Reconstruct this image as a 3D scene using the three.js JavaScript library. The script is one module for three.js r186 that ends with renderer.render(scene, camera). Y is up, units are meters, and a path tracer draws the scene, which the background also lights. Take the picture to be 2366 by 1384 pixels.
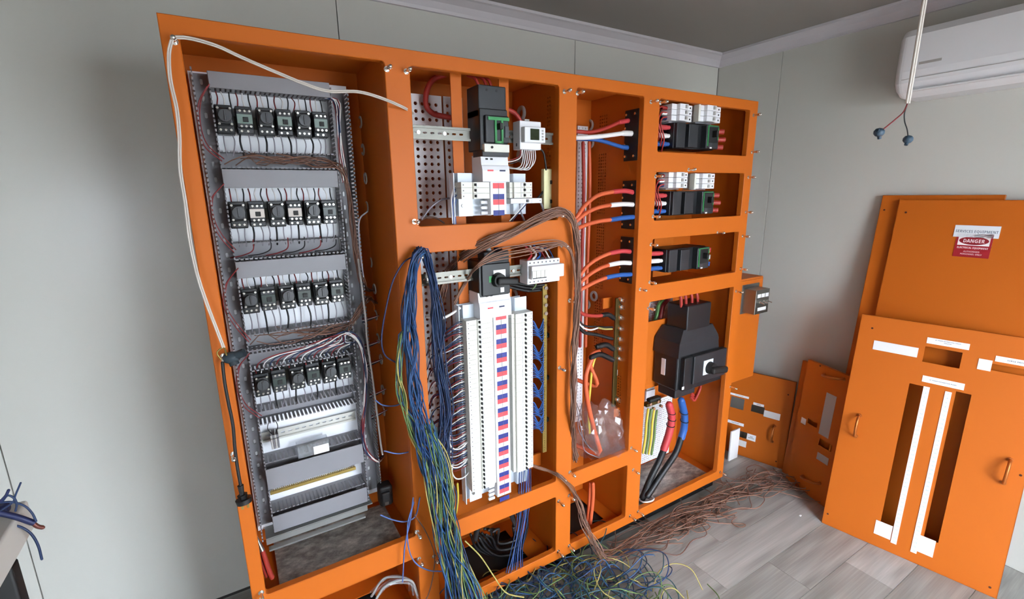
import * as THREE from 'three';
import { RoundedBoxGeometry } from 'three/addons/geometries/RoundedBoxGeometry.js';
import { mergeGeometries } from 'three/addons/utils/BufferGeometryUtils.js';
import { RectAreaLightUniformsLib } from 'three/addons/lights/RectAreaLightUniformsLib.js';

// ---------- camera, sky, light, exposure ----------
const scene = new THREE.Scene();
const camera = new THREE.PerspectiveCamera(65.42, 2366 / 1384, 0.02, 60);
camera.position.set(.0779, 1.6404, 1.41);
camera.rotation.set(-12.7536 * Math.PI / 180, -30.9566 * Math.PI / 180, -.8027 * Math.PI / 180, 'YXZ');
scene.add(camera);
scene.background = new THREE.Color().setRGB(13, 14.6, 16.5); // bright overcast sky outside the door and window
const renderer = new THREE.WebGLRenderer({ antialias: true });
renderer.toneMapping = THREE.LinearToneMapping;
renderer.toneMappingExposure = 1.5;
renderer.shadowMap.enabled = true;
RectAreaLightUniformsLib.init();
// daylight through the big window in the wall behind the camera, and a weaker one through the door beside it
const WIN = { x: 1.45, y: 1.06, w: 1.3, h: 2.04 }, DOOR = { x: -.9, y: 1.0, w: .5, h: 1.6 };
const FRONT = 2.7;
for (const [o, power] of [[WIN, 2], [DOOR, 1]]) {
  const l = new THREE.RectAreaLight(new THREE.Color(0.93, 0.97, 1), power, o.w, o.h);
  l.position.set(o.x, o.y, FRONT - .02); l.lookAt(o.x, o.y, 0); scene.add(l);
}

// ---------- helpers ----------
let seed = 7;
const rnd = () => { seed = (seed * 1664525 + 1013904223) >>> 0; return seed / 4294967296; };
const rr = (a, b) => a + (b - a) * rnd();
const used = {};
const numbered = (n) => { const k = used[n] = (used[n] ?? -1) + 1; return k ? n + '_' + String(k).padStart(3, '0') : n; };
const clean = (g) => { const q = g.index ? g.toNonIndexed() : g.clone(); for (const k of Object.keys(q.attributes)) if (!['position', 'normal', 'uv'].includes(k)) q.deleteAttribute(k); return q; };
const join = (g) => Array.isArray(g) ? (g.length === 1 ? g[0].clone() : mergeGeometries(g.map(clean))) : g.clone();
const mk = (name, geo, mat) => { const m = new THREE.Mesh(geo, mat); m.name = name; m.castShadow = m.receiveShadow = true; return m; };
const origin = new Map();
function tag(o, label, category, group, kind) { o.userData = {}; if (label) o.userData.label = label; if (category) o.userData.category = category; if (group) o.userData.group = group; if (kind) o.userData.kind = kind; return o; }
function thing(name, label, category, p, group) { const o = new THREE.Group(); o.name = numbered(name); o.position.set(...p); tag(o, label, category, group); scene.add(o); origin.set(o, p); return o; }
// a part (or, under a part, a sub-part); geometry comes in world metres
function part(root, name, geo, mat, label) { const p = origin.get(root), g = join(geo); g.translate(-p[0], -p[1], -p[2]); const m = mk(name, g, mat); if (label) m.userData.label = label; root.add(m); origin.set(m, p); return m; }
function single(name, geo, mat, label, category, group) { const g = join(geo); g.computeBoundingBox(); const c = g.boundingBox.getCenter(new THREE.Vector3()); c.y = g.boundingBox.min.y; g.translate(-c.x, -c.y, -c.z); const m = mk(numbered(name), g, mat); m.position.copy(c); tag(m, label, category, group); scene.add(m); return m; }
function struct(name, geo, mat) { const m = mk(name, join(geo), mat); tag(m, null, null, null, 'structure'); scene.add(m); origin.set(m, [0, 0, 0]); return m; }
function copy(o, p, label, group) { const c = o.clone(); c.name = numbered(o.name.replace(/_\d{3}$/, '')); c.userData = { ...o.userData }; if (label) c.userData.label = label; if (group) c.userData.group = group; c.position.set(...p); scene.add(c); return c; }
const bx = (x, y, z, w, h, d) => new THREE.BoxGeometry(w, h, d).translate(x, y, z);
const rb = (x, y, z, w, h, d, r = .003, s = 2) => new RoundedBoxGeometry(w, h, d, s, Math.min(r, w / 2.01, h / 2.01, d / 2.01)).translate(x, y, z);
const fb = ([x, y, z, w, h], d, dz = 0) => bx(x, y, z + dz - d / 2, w, h, d);
const frb = ([x, y, z, w, h], d, r, dz = 0) => rb(x, y, z + dz - d / 2, w, h, d, r);
const V = (p) => new THREE.Vector3(...p);
function cyl(a, b, r, seg = 12, r2 = r) { const A = V(a), B = V(b), d = B.clone().sub(A), g = new THREE.CylinderGeometry(r2, r, d.length(), seg); g.applyQuaternion(new THREE.Quaternion().setFromUnitVectors(new THREE.Vector3(0, 1, 0), d.normalize())); return g.translate((A.x + B.x) / 2, (A.y + B.y) / 2, (A.z + B.z) / 2); }
const tube = (pts, r, n = 24, seg = 6) => { const c = new THREE.CatmullRomCurve3(pts.map(V), false, 'centripetal'); const g = new THREE.TubeGeometry(c, n, r, seg, false); return mergeGeometries([clean(g), clean(ball(c.getPoint(0), r, seg)), clean(ball(c.getPoint(1), r, seg))]); };
const ball = (p, r, seg = 6) => new THREE.SphereGeometry(r, seg, 4).translate(p.x, p.y, p.z);
const ribbon = (pts, w, t, n = 60, across) => { // flat two-core lead
  const c = new THREE.CatmullRomCurve3(pts.map(V), false, 'centripetal'), out = [], ax = V(across).normalize();
  for (const s of [-1, 1]) out.push(new THREE.TubeGeometry(new THREE.CatmullRomCurve3(c.getPoints(n).map((p) => p.clone().addScaledVector(ax, s * w / 4))), n, w / 4, 6));
  return mergeGeometries(out.map(clean));
};
function holed(outer, holes, depth, bevel = 0) { // plate in xy with cut-outs, from z = -depth to 0
  const S = new THREE.Shape(outer.map((p) => new THREE.Vector2(...p)));
  for (const h of holes) { const q = new THREE.Path(h.map((p) => new THREE.Vector2(...p))); S.holes.push(q); }
  return new THREE.ExtrudeGeometry(S, { depth, bevelEnabled: bevel > 0, bevelSize: bevel, bevelThickness: bevel, bevelOffset: -bevel, bevelSegments: 1, curveSegments: 6 }).translate(0, 0, -depth);
}
const rect = (x0, y0, x1, y1) => [[x0, y0], [x1, y0], [x1, y1], [x0, y1]];
const rrect = (x0, y0, x1, y1, r, n = 4) => { const o = []; for (const [cx, cy, a] of [[x1 - r, y1 - r, 0], [x0 + r, y1 - r, 1], [x0 + r, y0 + r, 2], [x1 - r, y0 + r, 3]]) for (let i = 0; i <= n; i++) { const t = (a + i / n) * Math.PI / 2; o.push([cx + r * Math.cos(t), cy + r * Math.sin(t)]); } return o; };
const ngon = (x, y, r, n = 6) => Array.from({ length: n }, (_, i) => [x + r * Math.cos(i / n * 6.2832), y + r * Math.sin(i / n * 6.2832)]);
const profile = (pts, w, axis) => { // outline swept along x or y, centred
  const g = new THREE.ExtrudeGeometry(new THREE.Shape(pts.map((p) => new THREE.Vector2(...p))), { depth: w, bevelEnabled: false }).translate(0, 0, -w / 2);
  if (axis === 'x') g.rotateY(-Math.PI / 2);
  return g;
};
const lerp = (a, b, t) => a.map((v, i) => v + (b[i] - v) * t);
const add = (a, b) => a.map((v, i) => v + b[i]);

// ---------- materials ----------
function noiseTex(size, f, srgb, rep) {
  const d = new Uint8Array(size * size * 4);
  for (let y = 0; y < size; y++) for (let x = 0; x < size; x++) { const c = f(x / size, y / size), i = (y * size + x) * 4; d[i] = c[0]; d[i + 1] = c[1]; d[i + 2] = c[2]; d[i + 3] = 255; }
  const t = new THREE.DataTexture(d, size, size); t.wrapS = t.wrapT = THREE.RepeatWrapping; t.magFilter = THREE.LinearFilter; if (srgb) t.colorSpace = THREE.SRGBColorSpace; if (rep) t.repeat.set(...rep); t.needsUpdate = true; return t;
}
const lat = Array.from({ length: 4096 }, () => rnd());
const vn = (x, y, px, py) => { const i = Math.floor(x), j = Math.floor(y), fx = x - i, fy = y - j, s = (t) => t * t * (3 - 2 * t), at = (a, b) => lat[((((a % px) + px) % px) * 57 + (((b % py) + py) % py) * 131) & 4095]; const u = s(fx), v = s(fy); return (at(i, j) * (1 - u) + at(i + 1, j) * u) * (1 - v) + (at(i, j + 1) * (1 - u) + at(i + 1, j + 1) * u) * v; };
const std = (color, roughness = .5, metalness = 0, more = {}) => new THREE.MeshStandardMaterial({ color, roughness, metalness, ...more });
const wallBump = noiseTex(256, (u, v) => { const n = 128 + 60 * (vn(u * 64, v * 64, 64, 64) - .5) + 60 * (vn(u * 16, v * 16, 16, 16) - .5); return [n, n, n]; }, false, [2, 4]);
const galvTex = noiseTex(256, (u, v) => { const n = 160 + 45 * (vn(u * 8, v * 8, 8, 8) - .5) + 55 * (vn(u * 24, v * 24, 24, 24) - .5) + 30 * (vn(u * 90, v * 90, 90, 90) - .5); return [n, n * .99, n * .95]; }, true);
const M = {
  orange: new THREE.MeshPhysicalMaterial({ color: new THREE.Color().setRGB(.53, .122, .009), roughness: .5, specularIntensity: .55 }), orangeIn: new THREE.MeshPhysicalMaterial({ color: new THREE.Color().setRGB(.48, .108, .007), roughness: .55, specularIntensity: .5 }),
  wall: std('#c4c3bc', .27, 0, { bumpMap: wallBump, bumpScale: .0004 }), ceiling: std('#8d8782', .75), cornice: std('#c3bec3', .45), joint: std('#6d6a65', .8),
  galv: std('#9a9b98', .42, .55), floorPlate: new THREE.MeshStandardMaterial({ map: galvTex, roughness: .5, metalness: .35 }),
  duct: std('#848388', .55), ductDark: std('#6d6c70', .6), white: std('#dfdfe2', .4), whitePlate: std('#e4e6ea', .35), cream: std('#dad8ce', .45), pale: std('#d3dbe4', .3),
  black: std('#1c1e21', .38), black2: std('#26282c', .45), blackMatte: std('#101011', .6), rubber: std('#17171a', .55), knob: std('#3d3f42', .4), screen: std('#3a4a45', .2), greenPlate: std('#6d7f78', .35), greenDark: std('#2e3a36', .35), lcd: std('#2c3423', .15), olive: std('#38402c', .2),
  green: std('#2f8a4a', .45), steel: std('#e4e2dc', .24, .95), steelDark: std('#8c8a84', .3, .9), brass: std('#a58d4e', .38, .7), brassDull: std('#5a4a22', .45, .6), railBright: std('#c9c8c2', .35, .5), rail: std('#73726b', .4, .75),
  red: std('#c23c42', .5), blue: std('#2858a0', .5), navy: std('#161f4c', .5), stickRed: std('#dc4a50', .5), stickBlue: std('#26307f', .5),
  cableOrange: std('#d05e36', .5), cableRed: std('#a8322a', .5), cableBlack: std('#161618', .5), wireRed: std('#7d1c1f', .5), wireWhite: std('#e4e0de', .5), wireBlue: std('#1b3c6c', .5), wireBlue2: std('#152c52', .5), wireBlue3: std('#26507f', .5), wireBrown: std('#6b4a3c', .5), wireBrown2: std('#86604e', .5), wireGreen: std('#627a45', .5), wireYellow: std('#a89a58', .5), wireTeal: std('#2c5560', .5), wireGrey: std('#8b8790', .5), yellow: std('#c9b23c', .5), bluePale: std('#4d639a', .5),
  paper: std('#e2e0df', .6), labelGrey: std('#a9a6a2', .6), orangeHole: std('#4a1c06', .8), dark: std('#0b0b0c', .8), grip: std('#93291f', .5), handle: std('#b5652a', .3, .5), skin: std('#c8bfb6', .55), timber: std('#bcb6ae', .7),
  bag: new THREE.MeshPhysicalMaterial({ color: '#f6f2f0', roughness: .06, transmission: .96, thickness: 0, side: THREE.DoubleSide }), glass: new THREE.MeshPhysicalMaterial({ color: '#ffffff', roughness: .02, transmission: 1, thickness: 0 }),
  clear: new THREE.MeshPhysicalMaterial({ color: '#f4f6f8', roughness: .1, transmission: .9, thickness: 0 }),
};
function printed(w, h, draw, ppm = 2000) { const c = document.createElement('canvas'); c.width = Math.max(16, Math.round(w * ppm)); c.height = Math.max(16, Math.round(h * ppm)); const x = c.getContext('2d'); draw(x, c.width, c.height); const t = new THREE.CanvasTexture(c); t.colorSpace = THREE.SRGBColorSpace; return std('#ffffff', .55, 0, { map: t }); }
const linesLabel = (lines, bg = '#eeeef0', fg = '#4a4e58') => (x, w, h) => { x.fillStyle = bg; x.fillRect(0, 0, w, h); x.fillStyle = fg; x.textAlign = 'center'; x.textBaseline = 'middle'; lines.forEach(([t, y, s]) => { x.font = 'bold ' + Math.round(s * h) + 'px sans-serif'; x.fillText(t, w / 2, y * h, w * .94); }); };

// ---------- the room ----------
const WX = 2.85, WZ = -.64, LX = -1.7, CEIL = 2.46;
{
  const f = struct('floor', bx((LX + WX) / 2, -.06, (WZ + FRONT) / 2, WX - LX + .3, .1, FRONT - WZ + .3), std('#4a4744', .9));
  const tones = [[160, 158, 153], [152, 150, 145], [167, 165, 160], [146, 144, 139]].map((t) => [0, 1].map((k) => new THREE.MeshStandardMaterial({ roughness: .42, map: noiseTex(256, (u, v) => { const g = (vn(u * 6 + k * 9, v * 50, 6, 50) - .5) * 13 + (vn(u * 4 + k, v * 7, 4, 7) - .5) * 34 + (vn(u * 12, v * 128, 12, 128) - .5) * 7; return t.map((c) => Math.max(0, Math.min(255, c + g))); }, true) }))).flat();
  const PW = .181, PLN = 1.22, joint = .0012, shared = new Map();
  const zs0 = .46 - PW * 8;
  for (let r = 0; r < 19; r++) {
    const z0 = zs0 + r * PW, z1 = z0 + PW; if (z1 < WZ || z0 > FRONT) continue;
    let x = 1.69 - PLN * 3 - ((r * .47 + (r % 2) * .29) % 1) * PLN;
    if (r === 7) x = 1.69 - PLN * 3;
    for (; x < WX; x += PLN) {
      const a = Math.max(x, LX), b = Math.min(x + PLN, WX), c = Math.max(z0, WZ), d = Math.min(z1, FRONT); if (b - a < .03 || d - c < .02) continue;
      const key = [(b - a).toFixed(3), (d - c).toFixed(3)].join(); if (!shared.has(key)) shared.set(key, rb(0, 0, 0, b - a - joint, .01, d - c - joint, .0012, 1));
      const m = mk('plank', shared.get(key), tones[Math.floor(rnd() * tones.length)]); m.position.set((a + b) / 2, -.005, (c + d) / 2); f.add(m);
    }
  }
  struct('ground', bx(1, -.25, FRONT + 8.2, 40, .3, 16), std('#7c7870', .9));
  const ce = struct('ceiling', bx((LX + WX) / 2, CEIL + .05, (WZ + FRONT) / 2, WX - LX + .3, .1, FRONT - WZ + .3), M.ceiling);
  const back = struct('wall_back', bx((LX + WX) / 2, CEIL / 2, WZ - .07, WX - LX + .3, CEIL, .1), M.joint);
  const seams = [LX, -.635, .531, 1.671, WX]; // cladding panels meet at these joints
  const sx = seams.map((x) => x === LX || x === WX ? x : .078 + (x - .078) * (1.41 - WZ) / 2.01);
  for (let i = 0; i < 4; i++) part(back, 'panel', rb((sx[i] + sx[i + 1]) / 2, CEIL / 2, WZ - .01, sx[i + 1] - sx[i] - .003, CEIL, .02, .001, 1), M.wall);
  const right = struct('wall_right', bx(WX + .07, CEIL / 2, (WZ + FRONT) / 2, .1, CEIL, FRONT - WZ + .3), M.joint);
  const sz = [WZ, -.235, .93, 2.1, FRONT];
  for (let i = 0; i < 4; i++) part(right, 'panel', rb(WX + .01, CEIL / 2, (sz[i] + sz[i + 1]) / 2, .02, CEIL, sz[i + 1] - sz[i] - .003, .001, 1), M.wall);
  struct('wall_left', bx(LX - .05, CEIL / 2, (WZ + FRONT) / 2, .1, CEIL, FRONT - WZ + .3), M.wall);
  const hole = (o) => rect(o.x - o.w / 2, o.y - o.h / 2, o.x + o.w / 2, o.y + o.h / 2);
  struct('wall_front', holed(rect(LX - .15, 0, WX + .15, CEIL), [hole(WIN), hole(DOOR)], .12).translate(0, 0, FRONT + .12), M.wall);
  for (const [o, n] of [[WIN, 'window_1'], [DOOR, 'door_1']]) {
    const w = struct(n, holed(hole(o), [rect(o.x - o.w / 2 + .05, o.y - o.h / 2 + .05, o.x - .02, o.y + o.h / 2 - .05), rect(o.x + .02, o.y - o.h / 2 + .05, o.x + o.w / 2 - .05, o.y + o.h / 2 - .05)], .05).translate(0, 0, FRONT + .09), M.white);
    for (const s of [-1, 1]) part(w, 'pane', bx(o.x + s * o.w / 4, o.y, FRONT + .065, o.w / 2 - .05, o.h - .09, .004), M.glass);
  }
  // cornice: a coved strip where wall and ceiling meet
  const prof = [[0, 0], [.012, 0], [.016, .012], [.03, .034], [.058, .05], [.07, .053], [.07, .065], [0, .065]];
  const long = profile(prof.map(([a, b]) => [a, b]), WX - LX, 'z'); // along z, outline in xy
  const cb = long.clone().rotateY(-Math.PI / 2).translate((LX + WX) / 2, CEIL - .065, WZ);
  struct('trim_1', cb, M.cornice);
  const cr = profile(prof, FRONT - WZ, 'z').rotateY(Math.PI).translate(WX, CEIL - .065, (WZ + FRONT) / 2);
  struct('trim_2', cr, M.cornice);
}

// ---------- the switchboard cabinet ----------
const CW = 2.295, CT = 2.05, CB = .064, CD = -.33;
const cab = thing('switchboard_cabinet', 'long bright orange steel switchboard cabinet standing open with its doors off', 'cabinet', [CW / 2, 0, CD / 2]);
{
  const o = { o1: [.037, .46, .513, 2.011], o1b: [.037, .115, .513, .371], o2: [.587, 1.545, 1.127, 2.008], o3: [.587, .456, 1.127, 1.461], o9: [.587, .111, 1.127, .381], o4: [1.207, .465, 1.543, 2.008], o10: [1.207, .111, 1.543, .392], o5: [1.632, 1.802, 2.238, 2.007], o6: [1.632, 1.521, 2.238, 1.722], o7: [1.632, 1.241, 2.238, 1.443], o8: [1.632, .115, 2.238, 1.165] };
  part(cab, 'front_frame', holed(rect(0, CB, CW, CT), Object.values(o).map((r) => rrect(...r, .008, 3)), .022, .002), M.orange);
  const wallZ = (x, y0, y1, t = .004, z0 = CD, z1 = -.022) => bx(x, (y0 + y1) / 2, (z0 + z1) / 2, t, y1 - y0, z1 - z0);
  part(cab, 'side_panel', wallZ(.003, CB, CT, .006), M.orange); part(cab, 'side_panel', wallZ(CW - .003, CB, CT, .006), M.orange);
  part(cab, 'top_panel', bx(CW / 2, CT - .003, CD / 2 - .011, CW - .012, .006, -CD - .022), M.orange);
  part(cab, 'back_panel', bx(CW / 2, (CB + CT) / 2, CD + .003, CW - .012, CT - CB - .012, .006), M.orangeIn);
  part(cab, 'partition', [wallZ(.517, CB, CT - .006), wallZ(.583, CB, CT - .006)], M.orangeIn);
  // perforated partition between the chassis bay and the cable chamber
  const perf = (z0, z1, y0, y1, cols, groups) => { const holes = []; for (const [a, b, c0, dc, n] of groups) for (let y = a; y < b; y += .0135) for (let i = 0; i < n; i++) holes.push(ngon(c0 + i * dc, y, .0042, 6)); return holed(rect(z0, y0, z1, y1), holes, .003); };
  const sideways = (g, x) => g.rotateY(-Math.PI / 2).translate(x, 0, 0);
  part(cab, 'partition', sideways(perf(CD + .006, -.024, CB, CT - .006, 0, [[1.56, 1.98, -.075, .013, 2], [1.06, 1.44, -.075, .013, 2], [1.58, 1.78, -.235, .013, 2], [.9, 1.4, -.235, .013, 2], [.5, .86, -.235, .013, 2]]), 1.133), M.orangeIn);
  part(cab, 'partition', wallZ(1.201, CB, CT - .006), M.orangeIn);
  part(cab, 'partition', sideways(perf(CD + .006, -.024, CB, CT - .006, 0, [[1.86, 1.97, -.26, .014, 4], [1.55, 1.82, -.26, .014, 4], [1.2, 1.5, -.26, .014, 4], [.88, 1.16, -.26, .014, 5], [.62, .82, -.1, .014, 3]]), 1.549), M.orangeIn);
  part(cab, 'partition', wallZ(1.626, CB, CT - .006), M.orangeIn);
  // shelves between the stacked compartments
  for (const [x0, x1, y] of [[.037, .513, .416], [1.632, 2.238, 1.762], [1.632, 2.238, 1.482], [1.632, 2.238, 1.203], [.587, 1.127, 1.503]]) part(cab, 'shelf', bx((x0 + x1) / 2, y, (CD - .022) / 2, x1 - x0 + .006, .004, -CD - .028), M.orangeIn);
  // bottom panel with its cable openings
  const cut = (x0, z0, x1, z1) => rect(x0, z0, x1, z1);
  const bottom = holed(rect(.006, .024, CW - .006, -CD - .006), [cut(.14, .09, .4, .25), cut(.68, .07, 1.03, .27), cut(1.27, .08, 1.48, .26)], .004).rotateX(-Math.PI / 2).translate(0, CB + .012, 0);
  part(cab, 'bottom_panel', bottom, M.orangeIn);
  part(cab, 'floor_plate', bx(.275, .425, -.165, .4, .006, .24), M.floorPlate, 'bare galvanised gland plate in the left bay');
  part(cab, 'floor_plate', bx(1.93, .084, -.17, .58, .006, .26), M.floorPlate, 'bare galvanised gland plate under the big isolator');
  part(cab, 'plinth', [bx(CW / 2, .028, -.05, CW - .06, .056, .03), bx(CW / 2, .028, -.29, CW - .06, .056, .03), bx(.05, .028, -.17, .04, .056, .24), bx(CW - .05, .028, -.17, .04, .056, .24), bx(CW / 2, .06, -.17, CW - .06, .008, .27)], M.dark, 'black recessed plinth');
  // lower inner rail across the chassis bay, upright mounting straps behind the gear
  part(cab, 'cross_rail', bx(.857, .5, -.12, .545, .06, .01), M.orangeIn);
  for (const x of [.766, .945]) part(cab, 'mounting_strap', bx(x, 1.25, -.073, .038, 1.58, .006), M.orange);
  // perforated white gear plates at the back of the bays
  const perfPlate = (x0, y0, x1, y1, z, p = .0255, r = .0068) => { const h = []; for (let y = y0 + p * .6; y < y1 - p * .3; y += p) for (let x = x0 + p * .6; x < x1 - p * .3; x += p) h.push(ngon(x, y, r, 6)); return holed(rect(x0, y0, x1, y1), h, .006).translate(0, 0, z); };
  part(cab, 'perforated_plate', perfPlate(.6, 1.556, .79, 1.985, -.25), M.white); part(cab, 'perforated_plate', perfPlate(.796, 1.556, .87, 1.985, -.246), M.white);
  part(cab, 'perforated_plate', perfPlate(.6, .52, .79, 1.44, -.25), M.white); part(cab, 'perforated_plate', perfPlate(.796, .52, .87, 1.44, -.246), M.white);
  part(cab, 'perforated_plate', perfPlate(1.455, .5, 1.513, 1.93, -.3, .017, .003), M.white);
  part(cab, 'perforated_plate', perfPlate(1.75, .93, 2.1, 1.16, -.26, .0125, .0034), M.white); part(cab, 'perforated_plate', perfPlate(1.75, .13, 2.15, .5, -.26, .0125, .0034), M.white);
  // black insulating plates with bolts where the feeder lugs pass into the right-hand bays
  for (const q of [[1.545,1.868,-.046],[1.545,1.588,-.044],[1.545,1.353,-.043]]) { const y = q[1], pl = part(cab, 'insulating_plate', bx(1.545, y, -.062, .006, .2, .075), M.blackMatte, 'black insulating plate with corner bolts'); for (const [dy, dz] of [[.082, -.088], [.082, -.04], [-.082, -.088], [-.082, -.04], [.03, -.092], [-.035, -.092]]) part(pl, 'bolt', cyl([1.542, y + dy, dz], [1.536, y + dy, dz], .005, 8), M.steel); }
  // studs and acorn nuts that hold the doors
  const S = [[.026,1.993,0],[.519,1.99,0],[.576,1.99,0],[1.149,1.988,0],[1.207,1.988,0],[1.579,1.989,0],[1.633,1.99,0],[.574,1.561,0],[1.122,1.56,0],[2.264,1.986,0],[2.278,1.82,0],[1.831,1.733,0],[1.628,1.703,0],[2.269,1.703,0],[1.625,1.539,0],[2.275,1.537,0],[2.068,1.448,0],[2.269,1.419,0],[1.621,1.42,0],[2.277,1.254,0],[1.625,1.256,0],[1.569,1.231,0],[2.258,1.14,0],[1.625,1.139,0],[.58,1.453,0],[1.144,1.449,0],[1.184,1.231,0],[2.288,.611,0],[1.139,.962,0],[1.561,.476,0],[2.267,.104,0],[1.58,.355,0],[1.574,.107,0],[1.627,.11,0],[1.199,.475,0],[1.149,.473,0],[1.197,.363,0],[1.141,.357,0],[1.201,.108,0],[1.141,.106,0],[.516,.476,0],[.516,.364,0],[.526,1.226,0],[.582,.462,0],[.573,.347,0],[.025,.477,0],[.025,1.23,0],[.012,.945,0]];
  const stud = mergeGeometries([cyl([0, 0, 0], [0, 0, .03], .0042, 10), cyl([0, 0, .024], [0, 0, .034], .0068, 6), new THREE.SphereGeometry(.0058, 10, 8).translate(0, 0, .037), cyl([0, 0, 0], [0, 0, .003], .008, 12)].map(clean));
  for (const p of S) part(cab, 'stud', stud.clone().translate(...p), M.steel);
  // grommets in the wall of the left bay
  for (const p of [[.513,1.889,-.317],[.513,1.798,-.312],[.513,1.701,-.308],[.513,1.602,-.322],[.513,1.401,-.331],[.513,1.304,-.306],[.513,1.202,-.317],[.513,1.111,-.313],[.513,1.033,-.293],[.513,.905,-.303],[.513,.809,-.317]]) part(cab, 'grommet', new THREE.TorusGeometry(.017, .0035, 6, 16).rotateY(Math.PI / 2).translate(p[0] + .001, p[1], p[2]), M.labelGrey);
  for (const p of [[1.545,1.94,-.328],[1.545,1.864,-.32],[1.545,1.105,-.319],[1.545,1.155,-.269]]) part(cab, 'grommet', new THREE.TorusGeometry(.02, .006, 8, 18).rotateY(Math.PI / 2).translate(p[0], p[1], p[2]), M.labelGrey);
  for (const p of [[1.13,1.791,-.257], [1.13,1.951,-.251], [1.13,1.201,-.325]]) part(cab, 'grommet', new THREE.TorusGeometry(.022, .008, 8, 18).rotateY(Math.PI / 2).translate(p[0], p[1], p[2]), M.labelGrey);
}
// orange terminal box on the right flank of the cabinet, with its steel switch box
{
  const b = thing('cable_box', 'orange steel cable box fixed to the right flank of the cabinet', 'electrical box', [2.48, .55, -.2]);
  part(b, 'body', rb(2.48, .86, -.205, .368, .61, .21, .006), M.orange);
  part(b, 'lid', rb(2.48, .86, -.099, .35, .59, .006, .002), M.orange);
  const s = thing('switch_box', 'small stainless box with three toggle switches on the orange cable box', 'electrical box', [2.45, .98, -.07]);
  const [x0, y0] = [2.462,1.114,-.02], [x1, y1] = [2.615,1.007,-.02], X = (x0 + x1) / 2, Y = 1.045, w = .125, h = .135;
  part(s, 'body', rb(X, Y, -.058, w, h, .076, .003), M.steelDark);
  part(s, 'backplate', rb(X, Y + .005, -.094, w + .03, h + .03, .004, .001), M.steelDark);
  for (let i = 0; i < 3; i++) { const tx = X - .036 + i * .036; part(s, 'label', bx(tx, Y + .035, -.019, .028, .02, .002), M.paper); const t = part(s, 'toggle_switch', cyl([tx, Y + .002, -.02], [tx, Y + .002, -.012], .007, 10), M.steel); part(t, 'lever', cyl([tx, Y + .002, -.012], [tx + .003, Y - .004, .012], .003, 8), M.steel); }
  part(s, 'label', bx(X, Y - .04, -.019, .075, .018, .002), M.paper);
}

// ---------- left bay: gear plate, slotted ducts, motor starters ----------
const PZ = -.27;
{
  const pl = thing('gear_plate', 'white painted gear plate carrying the slotted ducts in the left bay', 'mounting plate', [.25, .5, PZ]);
  part(pl, 'plate', bx(.25, 1.245, PZ - .002, .43, 1.49, .004), M.whitePlate);
  part(pl, 'bottom_flange', [bx(.235, .505, -.235, .36, .004, .07), bx(.225, .494, -.2, .34, .02, .003), bx(.22, .478, -.182, .32, .006, .02)], M.galv, 'galvanised folded flange');
}
// toothed wall of a duct: teeth stand from the base to zf with a lip along the top
function teeth(a0, a1, at, zb, zf, along, pitch = .0125, tooth = .0075) {
  const g = [], put = (c, z, l, d) => g.push(along === 'x' ? bx(c, at, z, l, .0016, d) : bx(at, c, z, .0016, l, d));
  put((a0 + a1) / 2, zb + .009, a1 - a0, .018);
  for (let a = a0 + pitch / 2; a < a1; a += pitch) put(a, (zb + .018 + zf) / 2, tooth, zf - zb - .018);
  return g;
}
function lipped(a0, a1, at, zf, along, pitch = .0125, tooth = .0075) { const g = []; for (let a = a0 + pitch / 2; a < a1; a += pitch) g.push(along === 'x' ? bx(a, at, zf, tooth, .004, .0025) : bx(at, a, zf, .004, tooth, .0025)); return g; }
function duct(label, x0, x1, y0, y1, cover, zf = -.2) {
  const d = thing('wire_duct', label, 'wire duct', [(x0 + x1) / 2, y0, PZ]);
  part(d, 'base', bx((x0 + x1) / 2, (y0 + y1) / 2, PZ + .002, x1 - x0, y1 - y0, .003), M.duct);
  part(d, 'lower_wall', [...teeth(x0, x1, y0 + .001, PZ, zf, 'x'), ...lipped(x0, x1, y0 + .002, zf, 'x')], M.duct);
  part(d, 'upper_wall', [...teeth(x0, x1, y1 - .001, PZ, zf, 'x'), ...lipped(x0, x1, y1 - .002, zf, 'x')], M.duct);
  if (cover) { const c = part(d, 'cover', rb((x0 + x1) / 2, (cover[0] + cover[1]) / 2, zf + .003, x1 - x0 + .002, cover[1] - cover[0], .005, .0015), M.duct); }
  return d;
}
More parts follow.
